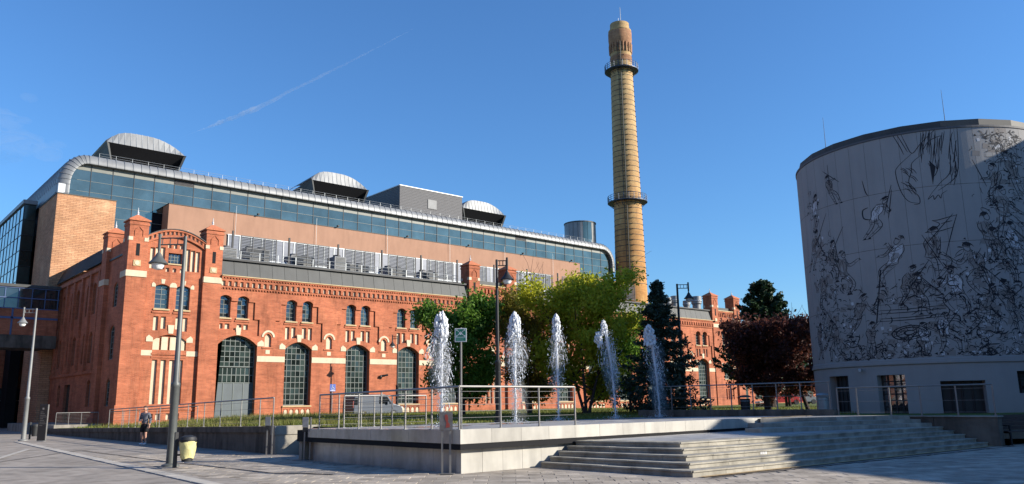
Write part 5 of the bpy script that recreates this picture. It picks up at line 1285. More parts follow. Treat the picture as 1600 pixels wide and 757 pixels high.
def pedestal(label, x, y):
    t = thing('info_pedestal', label, 'info pedestal', (x, y, 0), 'two-post info pedestals at the terrace entrance')
    for s_ in (-.09, .09): b = MB(); b.box(s_-.022, s_+.022, -.02, .02, 0, 1.30 if s_ > 0 else .95); b.build('post', STEEL, t, loc=t.location)
    b = MB(); b.bbox(-.16, .02, -.05, .0, 1.0, 1.30, .008); b.build('display', mat('display_grey', (.24, .26, .28), .2, .2), t, loc=t.location)
    b = MB(); b.bbox(-.15, .01, -.05, .02, .86, .995, .008); b.build('box', BLKM, t, loc=t.location); t.rotation_euler = (0, 0, YAW-PI/2)
pedestal('thin two-post info pedestal in front of the lit concrete end wall', 12.40, 27.0); pedestal('thin two-post info pedestal at the left end of the fountain deck', 12.02, 23.45)
t = thing('assembly_sign', 'green and white assembly point sign on a steel post at the deck corner', 'sign', (12.3, 15.95, deck_z(12.3, 15.9)))
z0 = deck_z(12.3, 15.9); x, y = 0, 0
b = MB(); b.tube([(0, 0, 0), (0, 0, 2.5)], .025, 8); b.build('post', STEEL, t, loc=t.location)
b = MB(); b.bbox(-.15, .15, -.05, -.035, 2.14, 2.48, .004); pn = b.build('panel', SWHITE, t, loc=t.location)
b = MB(); b.box(-.128, .128, -.053, -.0505, 2.265, 2.46); b.box(-.128, .128, -.053, -.0505, 2.16, 2.25); b.build('green_field', GREEN, pn, loc=t.location)
b = MB(); yy = -.0545
def flat(poly): b.add([(p[0], yy, p[1]) for p in poly], [tuple(range(len(poly)))])
cz = 2.3625
for sx in (-1, 1):
    for sz in (-1, 1):    # four corner arrows pointing in
        q = lambda u, v: (sx*u, cz+sz*v)
        P = [q(.118, .088), q(.088, .088), q(.078, .078), q(.085, .071), q(.050, .040), q(.045, .062), q(.040, .028), q(.078, .030), q(.056, .034), q(.092, .064), q(.100, .056), q(.118, .068)]
        flat(P if sx*sz > 0 else P[::-1])
for hx, hz in ((-.026, .012), (.026, .012), (0, .026), (0, -.004)):
    flat([(hx+.011*math.cos(2*PI*k/10), cz+hz+.011*math.sin(2*PI*k/10)) for k in range(10)]); flat([(hx-.018, cz+hz-.045), (hx+.018, cz+hz-.045), (hx+.014, cz+hz-.013), (hx-.014, cz+hz-.013)])
b.build('pictogram', SWHITE, pn, loc=t.location)
b = MB(); PALEG = mat('pale_green_print', (.25, .55, .45), .5)
for k, (a0, a1) in enumerate(((-.11, .10), (-.11, .06), (-.11, .09))): b.box(a0, a1, -.0545, -.053, 2.228-.026*k, 2.236-.026*k)
b.build('lettering', PALEG, pn, loc=t.location); t.rotation_euler = (0, 0, YAW-PI/2-.12)
t = thing('disabled_parking_sign', 'small blue square sign with a white symbol on a pole before the brick wall', 'sign', (30.65, 56, .9))
b = MB(); b.tube([(30.65, 56, .85), (30.65, 56, 3.2)], .03, 6); b.build('post', GALV, t)
b = MB(); b.bbox(30.41, 30.89, 55.93, 55.96, 2.72, 3.26, .005); b.build('panel', SBLUE, t)
b = MB(); b.tube([(30.62, 55.915, 3.16), (30.60, 55.915, 3.0), (30.72, 55.915, 3.0), (30.76, 55.915, 2.86)], .02, 5); b.tube([(30.63+.10*math.cos(k*.5-3.6), 55.915, 2.92+.10*math.sin(k*.5-3.6)) for k in range(9)], .014, 5); b.blob((30.62, 55.915, 3.19), .03); b.box(30.45, 30.85, 55.92, 55.928, 2.75, 2.78); b.build('symbol', SWHITE, t)
def camera_box(label, x, y, z):
    t = thing('security_camera', label, 'camera', (x, y, z), 'security cameras on walls')
    b = MB(); b.bar((x, y-.1, z), (x+.5, y-.5, z+.08), .16, .16); b.build('body', BLKM, t); b = MB(); b.bar((x+.25, y, z-.05), (x+.25, y-.3, z-.05), .06); b.blob((x-.03, y-.12, z-.05), .14); b.build('mount', BLKM, t)
p = on_y(594, 588, 62); camera_box('black security camera on the brick wall left of the fourth arched window', p.x, 61.98, p.z)
p = cyl(1343, 578); q = cpt(p[0], p[1]); t = thing('wall_lamp', 'small white lamp head under the ledge of the drum', 'wall lamp', q)
b = MB(); b.bar(q, (q[0]-.3, q[1]-.15, q[2]-.06), .10); b.build('head', WHITEM, t); b = MB(); b.bar((q[0]+.05, q[1], q[2]+.03), (q[0]-.1, q[1], q[2]), .05); b.build('arm', GALV, t)
# bins on the upper yard, bench by the drum
def drum_bin(label, x, y, z, m):
    t = thing('litter_bin', label, 'litter bin', (x, y, z), 'round bins in the upper yard')
    b = MB(); b.lathe([(.20, z), (.23, z+.03), (.25, z+.72), (.22, z+.74), (.2, z+.4)], 16, (x, y)); b.build('barrel', m, t, smooth=True)
    b = MB(); b.lathe([(.3, z+.80), (.32, z+.83), (.2, z+.90), (.01, z+.92)], 16, (x, y)); b.build('lid', m, t, smooth=True)
    b = MB(); b.lathe([(.255, z+.6), (.265, z+.62), (.255, z+.64)], 16, (x, y)); b.build('band', GALV, t)
drum_bin('round grey bin with a lid before the first drum doorway', 34.0, 17.9, .93, GALV)
p = depth_pt(1165, 636, 40); drum_bin('dark round bin on the grass in front of the end of the brick hall', p.x, p.y, .92, BLKM)
b0 = on_z(1548, 697, 0); b1 = on_z(1592, 693, 0)
t = thing('bench', 'dark park bench with armrests against the drum, right of the cheek wall', 'bench', (31.6, 9.2, 0))
WOODD = mat('dark_bench_wood', (.06, .045, .04), .6, var=.2)
t.location = (31.25, 9.35, 0)
for k in range(4): b = MB(); b.bbox(-.9, .9, -.25+.12*k, -.15+.12*k, .42, .46, .006); b.build('seat_slat', WOODD, t, loc=t.location)
for k in range(4): b = MB(); b.bar((-.9, .27+.03*k, .54+.125*k), (.9, .27+.03*k, .54+.125*k), .03, .118); b.build('back_slat', WOODD, t, loc=t.location)
for s_ in (-.8, .8):
    b = MB(); b.bar((s_, -.22, 0), (s_, -.22, .62), .05); b.bar((s_, .22, 0), (s_, .38, .95), .05); b.bar((s_, -.26, .63), (s_, .32, .63), .06, .03); b.bar((s_, -.24, .40), (s_, .26, .40), .05); b.build('side_frame', BLKM, t, loc=t.location)
t.rotation_euler = (0, 0, -.5)

# ------------------------------------------------------------------ van
VANP = mat('silver_blue_paint', (.055, .070, .098), .42, 0, var=.05)
VY0, VY1 = 56.6, 58.4; vx, vz = 32.9, .60
van = thing('parked_van', 'silver blue panel van parked along the brick wall behind the railing', 'van', (35, 57.5, .72))
V = lambda x, z: (vx+x, vz+z)
prof_ = [V(0, .32), V(.02, 1.0), V(.08, 1.65), V(.25, 1.86), V(2.9, 1.88), V(3.2, 1.74), V(3.72, 1.15), V(4.4, .98), V(4.62, .78), V(4.66, .42), V(4.4, .28), V(.2, .28)]
b = MB(); b.prism(prof_, 1, VY0, VY1); o = b.build('body', VANP, van, fix=True); bv = o.modifiers.new('edge', 'BEVEL'); bv.width = .07; bv.segments = 3; bv.limit_method = 'ANGLE'
VG = mat('van_glass', (.008, .009, .011), .15, 0, spec=.25)
b = MB(); b.prism([V(2.35, 1.12), V(3.52, 1.12), V(3.12, 1.66), V(2.38, 1.68)], 1, VY0-.012, VY0+.01); b.build('side_window', VG, van, fix=True)
b = MB(); b.add([(*V(3.24, 1.70)[:1], VY0+.12, V(0, 1.72)[1]), (V(3.24, 0)[0], VY1-.12, V(0, 1.72)[1]), (V(3.73, 0)[0], VY1-.1, V(0, 1.19)[1]), (V(3.73, 0)[0], VY0+.1, V(0, 1.19)[1])], [(0, 3, 2, 1)]); b.build('windscreen', VG, van)
b = MB(); b.prism([V(.05, 1.05), V(.36, 1.05), V(.38, 1.6), V(.16, 1.6)], 1, VY0-.012, VY0+.01); b.build('rear_quarter_trim', VG, van, fix=True)
for x in (.85, 3.75):
    for yv in (VY0+.02, VY1-.24):
        w = MB(); w.add([(vx+x+.33*math.cos(2*PI*k/18), yy, vz+.31+.33*math.sin(2*PI*k/18)) for yy in (yv-.03, yv+.22) for k in range(18)], [tuple(range(18))[::-1], tuple(range(18, 36))]+[(k, (k+1) % 18, 18+(k+1) % 18, 18+k) for k in range(18)]); wo = w.build('wheel', BLKM, van, fix=True)
        w = MB(); w.add([(vx+x+.19*math.cos(2*PI*k/12), yy, vz+.31+.19*math.sin(2*PI*k/12)) for yy in (yv-.045, yv-.03) for k in range(12)], [tuple(range(12))[::-1]]+[(k, (k+1) % 12, 12+(k+1) % 12, 12+k) for k in range(12)]); w.build('rim', ZINC, wo, fix=True)
b = MB(); b.box(vx+1.0, vx+2.2, VY0-.015, VY0, vz+.55, vz+.60); b.box(vx+.3, vx+2.2, VY0-.012, VY0, vz+1.12, vz+1.15); b.build('side_moulding', BLKM, van)
b = MB(); b.box(vx+4.42, vx+4.64, VY0+.02, VY0+.3, vz+.72, vz+.90); b.build('headlight', LAMPG, van); b = MB(); b.box(vx+4.42, vx+4.64, VY1-.3, VY1-.02, vz+.72, vz+.90); b.build('headlight', LAMPG, van)
b = MB(); b.box(vx+3.05, vx+3.2, VY0-.18, VY0, vz+1.1, vz+1.28); b.build('wing_mirror', VANP, van)
b = MB(); b.box(vx-.02, vx+.05, VY0+.04, VY0+.16, vz+.85, vz+1.35); b.build('tail_light', RED, van)
# far small things under the red trees: red car, white slab seat
RCAR = mat('red_car_paint', (.42, .03, .025), .3, .2)
def small_car(label, p, m, L_=4.2, rz=0):
    t = thing('parked_car', label, 'car', p, 'cars glimpsed under the red trees')
    b = MB(); b.prism([(-L_/2, .3), (-L_/2, .85), (-L_/2+.5, .95), (-L_/2+1.1, 1.42), (L_/2-1.5, 1.45), (L_/2-.9, .98), (L_/2-.05, .85), (L_/2, .35)], 1, -.85, .85); o = b.build('body', m, t, loc=t.location, fix=True)
    b = MB(); b.prism([(-L_/2+.75, .98), (L_/2-1.15, .98), (L_/2-1.6, 1.36), (-L_/2+1.2, 1.34)], 1, -.865, .865); b.build('window', VG, t, loc=t.location, fix=True)
    for x in (-L_/2+.8, L_/2-.8):
        for y in (-.8, .6): b = MB(); b.add([(x+.31*math.cos(2*PI*k/12), yy, .31+.31*math.sin(2*PI*k/12)) for yy in (y-.08, y+.2) for k in range(12)], [tuple(range(12))[::-1], tuple(range(12, 24))]+[(k, (k+1) % 12, 12+(k+1) % 12, 12+k) for k in range(12)]); b.build('wheel', BLKM, t, loc=t.location, fix=True)
    t.rotation_euler = (0, 0, rz)
p = depth_pt(1224, 637, 95); small_car('small red car far behind the red trees', (p.x, p.y, .86), RCAR, rz=-.6)
p = depth_pt(1252, 637, 100); small_car('pale car glimpsed behind the leaning tree trunk', (p.x, p.y, .86), ZINC, rz=-.6)
p = depth_pt(1200, 640, 62)
t = thing('slab_seat', 'angular white seat on the grass below the red trees', 'seat', (p.x, p.y, .88))
b = MB(); b.prism([(-.9, .55), (.1, .62), (.75, .75), (.35, .02), (.22, .02), (.48, .58), (.1, .48), (-.9, .42)], 1, -.25, .25); b.build('frame', SWHITE, t, loc=t.location, fix=True)
b = MB(); b.prism([(-.9, .02), (.15, .02), (.4, .44), (-.88, .40)], 1, -.2, .2); b.build('base', BLKM, t, loc=t.location, fix=True); t.rotation_euler = (0, 0, -.6)
AN = thing('brick_annex', 'low red brick building beyond the red trees, past the end turrets', 'building', (112, 70, 0))
b = MB(); b.box(108, 190, 74, 90, 0, 5.4); b.build('wall', BRICK, AN)
b = MB(); b.box(107.8, 190.2, 73.8, 90.2, 5.4, 5.7); b.build('roof', ZINCD, AN)
for k in range(18):
    b = MB(); b.add([(110+4.2*k, 73.96, 1.6), (112.0+4.2*k, 73.96, 1.6), (112.0+4.2*k, 73.96, 4.2), (110+4.2*k, 73.96, 4.2)], [(0, 1, 2, 3)]); b.build('window', GLD, AN)

# ------------------------------------------------------------------ jogger
SKIN = mat('skin', (.50, .27, .19), .6, var=.05); SHIRT = mat('grey_sweatshirt', (.105, .112, .135), .85, var=.15, vscale=12); SHORT = mat('black_shorts', (.014, .014, .016), .8); SHOE = mat('white_shoes', (.78, .78, .78), .6); HAIR = mat('cropped_dark_hair', (.07, .05, .04), .8)
def skin_obj(name, verts, edges, radii, m, parent, root=0, sub=2):
    me = bpy.data.meshes.new(name); me.from_pydata(verts, edges, []); o = bpy.data.objects.new(name, me); COL.objects.link(o)
    o.modifiers.new('skin', 'SKIN'); me.skin_vertices[0].data[root].use_root = True
    for i, r in enumerate(radii): me.skin_vertices[0].data[i].radius = r if isinstance(r, tuple) else (r, r)
    s_ = o.modifiers.new('sub', 'SUBSURF'); s_.levels = sub; s_.render_levels = sub
    dg = bpy.context.evaluated_depsgraph_get(); em = bpy.data.meshes.new_from_object(o.evaluated_get(dg)); bpy.data.objects.remove(o)
    em.materials.clear(); em.materials.append(m); em.polygons.foreach_set('use_smooth', [True]*len(em.polygons)); em.name = name
    return link(name, em, parent, parent.location)
# local frame: x to the person's left (picture right when facing camera), -y forward to the camera
J = thing('person', 'jogger in grey sweatshirt, black shorts and white shoes on the plaza', 'person', (0, 0, 0))
H = 1.78
jv = [(0,0,.95),(0,-.01,1.08),(0,-.02,1.24),(0,-.01,1.40),(0,-.015,1.49),(0,-.03,1.55),
      (.10,0,.90),(.105,-.06,.50),(.095,.0,.11),(.10,-.05,.05),(.105,-.15,.03),
      (-.10,0,.90),(-.11,-.03,.50),(-.10,.06,.11),(-.10,.02,.05),(-.11,-.08,.03),
      (.17,0,1.41),(.245,.03,1.15),(.30,-.09,.93),(.31,-.12,.86),
      (-.17,0,1.41),(-.26,.05,1.17),(-.12,-.20,1.09),(-.06,-.24,1.10)]
je = [(0,1),(1,2),(2,3),(3,4),(4,5),(0,6),(6,7),(7,8),(8,9),(9,10),(0,11),(11,12),(12,13),(13,14),(14,15),(3,16),(16,17),(17,18),(18,19),(3,20),(20,21),(21,22),(22,23)]
jr = [(.15,.11),(.135,.10),(.155,.11),(.15,.10),.06,.055,.088,.058,.036,.04,.03,.088,.058,.036,.04,.03,.062,.045,.032,.03,.062,.045,.032,.03]
body = skin_obj('body', jv, je, jr, SKIN, J)
# head with face
def head(c, m):
    b = MB(); n, k = 20, 14; vs = []
    for i in range(k+1):
        t = PI*i/k; z = -math.cos(t); 
        for j in range(n):
            a = 2*PI*j/n; r = math.sin(t); x = .076*r*math.cos(a); y = .096*r*math.sin(a); zz = .118*z
            if zz < -.02: f = 1-.38*(-zz-.02)/.1; x *= f; y *= (.86 if y > 0 else .95)
            front = max(0, -math.sin(a))**6*r
            if -.03 < zz < .03: y -= .022*front*(1-abs(zz+.012)/.045 if abs(zz+.012) < .045 else 0)   # nose
            if abs(zz-.028) < .016 and .02 < abs(x) < .05 and y < 0: y += .008                              # eye sockets
            if abs(zz+.062) < .012 and y < -.06: y -= .004
            vs.append((c[0]+x, c[1]+y, c[2]+zz))
    b.add(vs, [(i*n+j, i*n+(j+1) % n, (i+1)*n+(j+1) % n, (i+1)*n+j) for i in range(k) for j in range(n)]); return b
b = head((0, -.04, 1.66), SKIN)
for s_ in (-1, 1): b.blob((s_*.078, -.03, 1.655), (.012, .02, .032), 6, 5)
hd = b.build('head', SKIN, J, smooth=True)
b = MB()
for s_ in (-1, 1): b.blob((s_*.03, -.122, 1.688), (.011, .006, .006), 6, 4)
b.box(-.022, .022, -.131, -.122, 1.596, 1.602); b.build('eyes_and_mouth', HAIR, hd)
b = MB(); n = 16; vs = []
for i in range(6):
    t = PI*.5*i/5
    for j in range(n): a = 2*PI*j/n; z0 = .035 if math.sin(a) < -.3 else -.02; r = math.cos(t); vs.append((.081*r*math.cos(a), -.035+.099*r*math.sin(a), 1.66+z0+(.125-z0)*math.sin(t)))
b.add(vs, [(i*n+j, i*n+(j+1) % n, (i+1)*n+(j+1) % n, (i+1)*n+j) for i in range(5) for j in range(n)]); b.build('hair', HAIR, hd, smooth=True)
# hands: palm, four bent fingers, thumb
def hand(w, d, side):
    w = Vector(w); d = Vector(d).normalized(); s_ = d.cross(Vector((0, -1, .2))).normalized(); n_ = s_.cross(d)
    V_ = [tuple(w), tuple(w+d*.05), tuple(w+d*.085)]; E_ = [(0,1),(1,2)]; R_ = [.024, (.036,.02), (.036,.018)]
    for k, ln in enumerate((.062, .072, .068, .052)):
        o_ = s_*(.027-.018*k); a = w+d*.088+o_; bq = a+d*ln*.5+n_*.012; c = bq+d*ln*.25+n_*.03; i = len(V_)
        V_ += [tuple(a), tuple(bq), tuple(c)]; E_ += [(2, i), (i, i+1), (i+1, i+2)]; R_ += [.010, .0092, .008]
    i = len(V_); a = w+d*.035+s_*.036*side; V_ += [tuple(a), tuple(a+d*.03+s_*.02*side+n_*.01), tuple(a+d*.06+s_*.018*side+n_*.022)]; E_ += [(1, i), (i, i+1), (i+1, i+2)]; R_ += [.012, .011, .009]
    return skin_obj('hand', V_, E_, R_, SKIN, J, 0, 1)
hand((.31, -.115, .87), (.10, -.35, -1), 1); hand((-.07, -.235, 1.10), (.9, -.35, .25), 1)
sv = [(0,0,.93),(0,-.01,1.08),(0,-.02,1.24),(0,-.01,1.40),(0,-.012,1.485),(.175,0,1.405),(.25,.03,1.15),(.297,-.085,.945),(-.175,0,1.405),(-.265,.05,1.17),(-.13,-.19,1.092)]
skin_obj('sweatshirt', sv, [(0,1),(1,2),(2,3),(3,4),(3,5),(5,6),(6,7),(3,8),(8,9),(9,10)], [(.172,.13),(.165,.125),(.18,.135),(.172,.12),.075,.08,.064,.047,.08,.064,.047], SHIRT, J, 0)
skin_obj('shorts', [(0,0,1.0),(0,0,.92),(.105,-.01,.80),(.115,-.045,.55),(-.105,-.005,.80),(-.115,-.02,.55)], [(0,1),(1,2),(2,3),(1,4),(4,5)], [(.165,.125),(.165,.13),.112,.105,.112,.105], SHORT, J, 0)
for s_, q in ((1, (.10, -.05, .05)), (-1, (-.10, .02, .05))):
    skin_obj('shoe', [(q[0], q[1]+.08, .05), (q[0], q[1]-.02, .055), (q[0]+.006*s_, q[1]-.16, .04)], [(0,1),(1,2)], [(.045,.048),(.05,.05),(.043,.034)], SHOE, J, 1)
    skin_obj('sock', [(q[0]-.004*s_, q[1]+.05, .08), (q[0]-.004*s_, q[1]+.048, .17)], [(0,1)], [.042, .040], SHOE, J, 0, 1)
mp_ = on_z(224, 695.5, 0); J.location = mp_; J.rotation_euler = (0, 0, YAW-PI/2-.15); J.scale = (1.0, 1.0, 1.0)

# ------------------------------------------------------------------ trees
BARK = mat('bark', (.10, .075, .055), .9, var=.3, vscale=8, bump=.5, bscale=14); BARKD = mat('dark_bark', (.06, .045, .04), .9, var=.3, vscale=8, bump=.5, bscale=14)
def limb(b, p, d, ln, r, depth, tips, spread, up_, R):
    pts = [Vector(p)]; q = Vector(p); d = Vector(d).normalized(); n = 4
    for k in range(n):
        d = (d+Vector((R.gauss(0, .13), R.gauss(0, .13), R.gauss(0, .08)+up_*.06))).normalized(); q = q+d*ln/n; pts.append(q.copy())
        if depth <= 1 or k >= 1: tips.append((q.copy(), d.copy()))
    b.tube(pts, [r*(1-.45*k/n) for k in range(n+1)], 6 if depth > 1 else 4)
    if depth > 0:
        for k in range(3 if depth > 1 else 3):
            a = R.uniform(0, 2*PI); ax = d.orthogonal().normalized(); ax.rotate(Matrix.Rotation(a, 3, d))
            nd = (d*R.uniform(.6, 1)+ax*spread*R.uniform(.6, 1.1)+Vector((0, 0, up_*.3))).normalized(); i = R.choice((2, 3, 4)); limb(b, pts[i], nd, ln*R.uniform(.58, .78), r*.55, depth-1, tips, spread, up_, R)
def leaf_cloud(C_, n, size, sig, R, flat=.0):
    k = len(C_); idx = R.integers(0, k, n); c = C_[idx]+R.normal(0, 1, (n, 3))*sig
    a = R.normal(0, 1, (n, 3)); a[:, 2] *= (1-flat); a /= np.linalg.norm(a, axis=1)[:, None]; t = R.normal(0, 1, (n, 3)); bb = np.cross(a, t); bb /= np.linalg.norm(bb, axis=1)[:, None]
    s_ = size*R.uniform(.6, 1.3, (n, 1)); V = np.empty((n, 4, 3)); V[:, 0] = c-a*s_; V[:, 1] = c-bb*s_*.55+a*s_*.1; V[:, 2] = c+a*s_; V[:, 3] = c+bb*s_*.55-a*s_*.1
    return V.reshape(-1, 3)
def broadleaf(name, label, base, h, w, lm, bm, seed, nleaf, leaf=.10, trunk=.14, stems=1, clear=.22, up_=.5, sig=.22, lean=(0, 0), group=None, shape=1.0):
    t = thing(name, label, 'tree', base, group); R = random.Random(seed); Rn = np.random.default_rng(seed); b = MB(); tips = []; base = Vector(base)
    for s_ in range(stems):
        d0 = Vector((lean[0]+(R.uniform(-.25, .25) if stems > 1 else 0), lean[1]+(R.uniform(-.25, .25) if stems > 1 else 0), 1)).normalized()
        th_ = h*clear; p0 = base+Vector((R.uniform(-.15, .15), R.uniform(-.15, .15), -.1)) if stems > 1 else base-Vector((0, 0, .1)); p1 = p0+d0*th_; top = p0+d0*h*.85
        b.tube([p0, p0+d0*th_*.1, p1, p0.lerp(top, .6)+Vector((R.gauss(0, .1), R.gauss(0, .1), 0)), top], [trunk*1.3, trunk, trunk*.8, trunk*.45, trunk*.12], 8)
        nb = 11 if stems == 1 else 7
        for f in (.45, .55, .65, .72, .80, .88, .94): tips.append((p0.lerp(top, f)+Vector((R.gauss(0, .25), R.gauss(0, .25), R.gauss(0, .1))), d0))
        for k in range(nb):
            f = clear+(.88-clear)*(k+.3)/nb; p = p0.lerp(top, f); a = 2.4*k+R.uniform(-.4, .4); prof = math.sin(PI*min(1, max(.12, (f-clear*.7)/(1.05-clear*.7))))**.6*shape+(1-shape)*.9
            nd = Vector((math.cos(a), math.sin(a), up_+f*.7)); limb(b, p, nd, w*.5*prof*R.uniform(.62, .92), trunk*.42*(1.1-f*.6), 2, tips, .75, up_, R)
    b.build('trunk', bm, t)
    C_ = np.array([tuple(p) for p, d in tips]); cx_, cy_ = base.x+lean[0]*h*.5, base.y+lean[1]*h*.5
    rr = np.hypot(C_[:, 0]-cx_, C_[:, 1]-cy_); ok = (rr < w*.52) & (C_[:, 2] < base.z+h) & (C_[:, 2] > base.z+h*clear*.75); C_ = C_[ok] if ok.sum() > 20 else C_
    V = leaf_cloud(C_, nleaf, leaf, sig, Rn); o = np_mesh('crown', V, 4, lm, t); o['kind'] = 'stuff'; return t
LG = leafmat('maple_leaves', [(.045,.11,.015), (.09,.19,.025), (.15,.27,.035), (.22,.35,.05)], .55)
LY = leafmat('yellow_green_leaves', [(.20,.24,.015), (.36,.38,.025), (.50,.49,.04), (.60,.53,.06)], .62)
LB = leafmat('olive_brown_leaves', [(.13,.11,.02), (.21,.18,.03), (.28,.25,.035), (.36,.31,.05)], .6)
LR = leafmat('dark_red_leaves', [(.045,.019,.017), (.09,.035,.03), (.14,.052,.038), (.20,.09,.05)], .45)
LN = leafmat('spruce_needles', [(.012,.026,.020), (.022,.045,.032), (.035,.065,.045), (.055,.09,.06)], .1)
LC = leafmat('pine_needles', [(.010,.024,.012), (.018,.042,.018), (.03,.065,.025), (.05,.09,.03)], .1)
def at(px, d, z=.88): p = depth_pt(px, 635, d); return (p.x, p.y, z)
broadleaf('maple_tree', 'dark green maple behind the green sign and the leftmost jet', at(724, 46), 6.9, 5.4, LG, BARKD, 3, 30000, .115, .13, 1, .16, .5, .30)
broadleaf('field_maple', 'thin olive brown tree between the dark lamp and the yellow green tree', at(826, 47), 7.5, 4.6, LB, BARK, 21, 19000, .10, .10, 3, .12, .7, .25)
broadleaf('ash_tree', 'large yellow green tree with several stems behind the middle jets', at(918, 44), 7.7, 7.0, LY, BARKD, 8, 34000, .105, .11, 3, .08, .65, .24)
broadleaf('field_maple', 'low dark green tree tucked between the yellow green tree and the spruce', at(985, 47), 5.8, 3.0, LG, BARKD, 33, 8000, .10, .09, 1, .2, .6, .25)
broadleaf('copper_plum', 'dark red leaved tree left of the two before the drum', at(1200, 46), 5.2, 4.2, LR, BARKD, 5, 17000, .115, .14, 2, .17, .6, .27)
broadleaf('copper_plum', 'dark red leaved tree with a leaning trunk touching the drum', at(1264, 45), 5.2, 4.4, LR, BARKD, 14, 11000, .115, .13, 1, .22, .55, .20, lean=(-.20, .20))
broadleaf('copper_plum', 'reddish tree low behind the two dark red ones', at(1232, 60), 4.6, 4.6, LR, BARKD, 44, 10000, .13, .12, 2, .2, .6, .3)
def conifer(name, label, base, h, w, lm, seed, tiers, ndl, droop=-.25, needle=.13, pw=1.0, bare=.05):
    t = thing(name, label, 'tree', base); R = random.Random(seed); Rn = np.random.default_rng(seed); base = Vector(base); b = MB(); pts = []
    b.tube([base-Vector((0, 0, .1)), base+Vector((0, 0, h*.5)), base+Vector((0, 0, h))], [w*.035, w*.022, .015], 8)
    for k in range(tiers):
        f = bare+(1-bare)*(k+R.uniform(0, .6))/tiers; z = h*f; L_ = w*.5*(1-f)**pw*R.uniform(.75, 1.12)+.08; n = R.choice((5, 6, 7))
        for j in range(n):
            a = 2*PI*j/n+R.uniform(-.4, .4)+k; d = Vector((math.cos(a), math.sin(a), 0)); l = L_*R.uniform(.7, 1.1); P = [base+Vector((0, 0, z))]
            for q in range(1, 6): u = q/5; P.append(base+d*l*u+Vector((0, 0, z+l*(droop*u+.30*u*u))))
            b.tube(P, [.02, .016, .012, .01, .007, .004], 4, cap=False)
            for q in range(18):
                u = .15+.85*q/17; p = P[0].lerp(P[5], u); p.z = base.z+z+l*(droop*u+.30*u*u); s_ = Vector((-d.y, d.x, 0))*R.uniform(-.24, .24)*l*(1.1-u); pts.append(tuple(p+s_+Vector((0, 0, -abs(s_.length)*.25))))
    b.build('trunk', BARKD, t); C_ = np.array(pts); n = ndl; V = leaf_cloud(C_, n, needle, .085, Rn, .35); o = np_mesh('crown', V, 4, lm, t); o['kind'] = 'stuff'; return t
conifer('spruce_tree', 'blue green spruce with drooping branches beside the rightmost jet', at(1036, 42), 7.2, 6.4, LN, 4, 22, 26000, -.34, .085, 1.0, .07)
conifer('pine_tree', 'dark green conifer rising behind the dark red trees', at(1206, 57), 9.3, 9.4, LC, 9, 21, 34000, .04, .15, .72, .16)

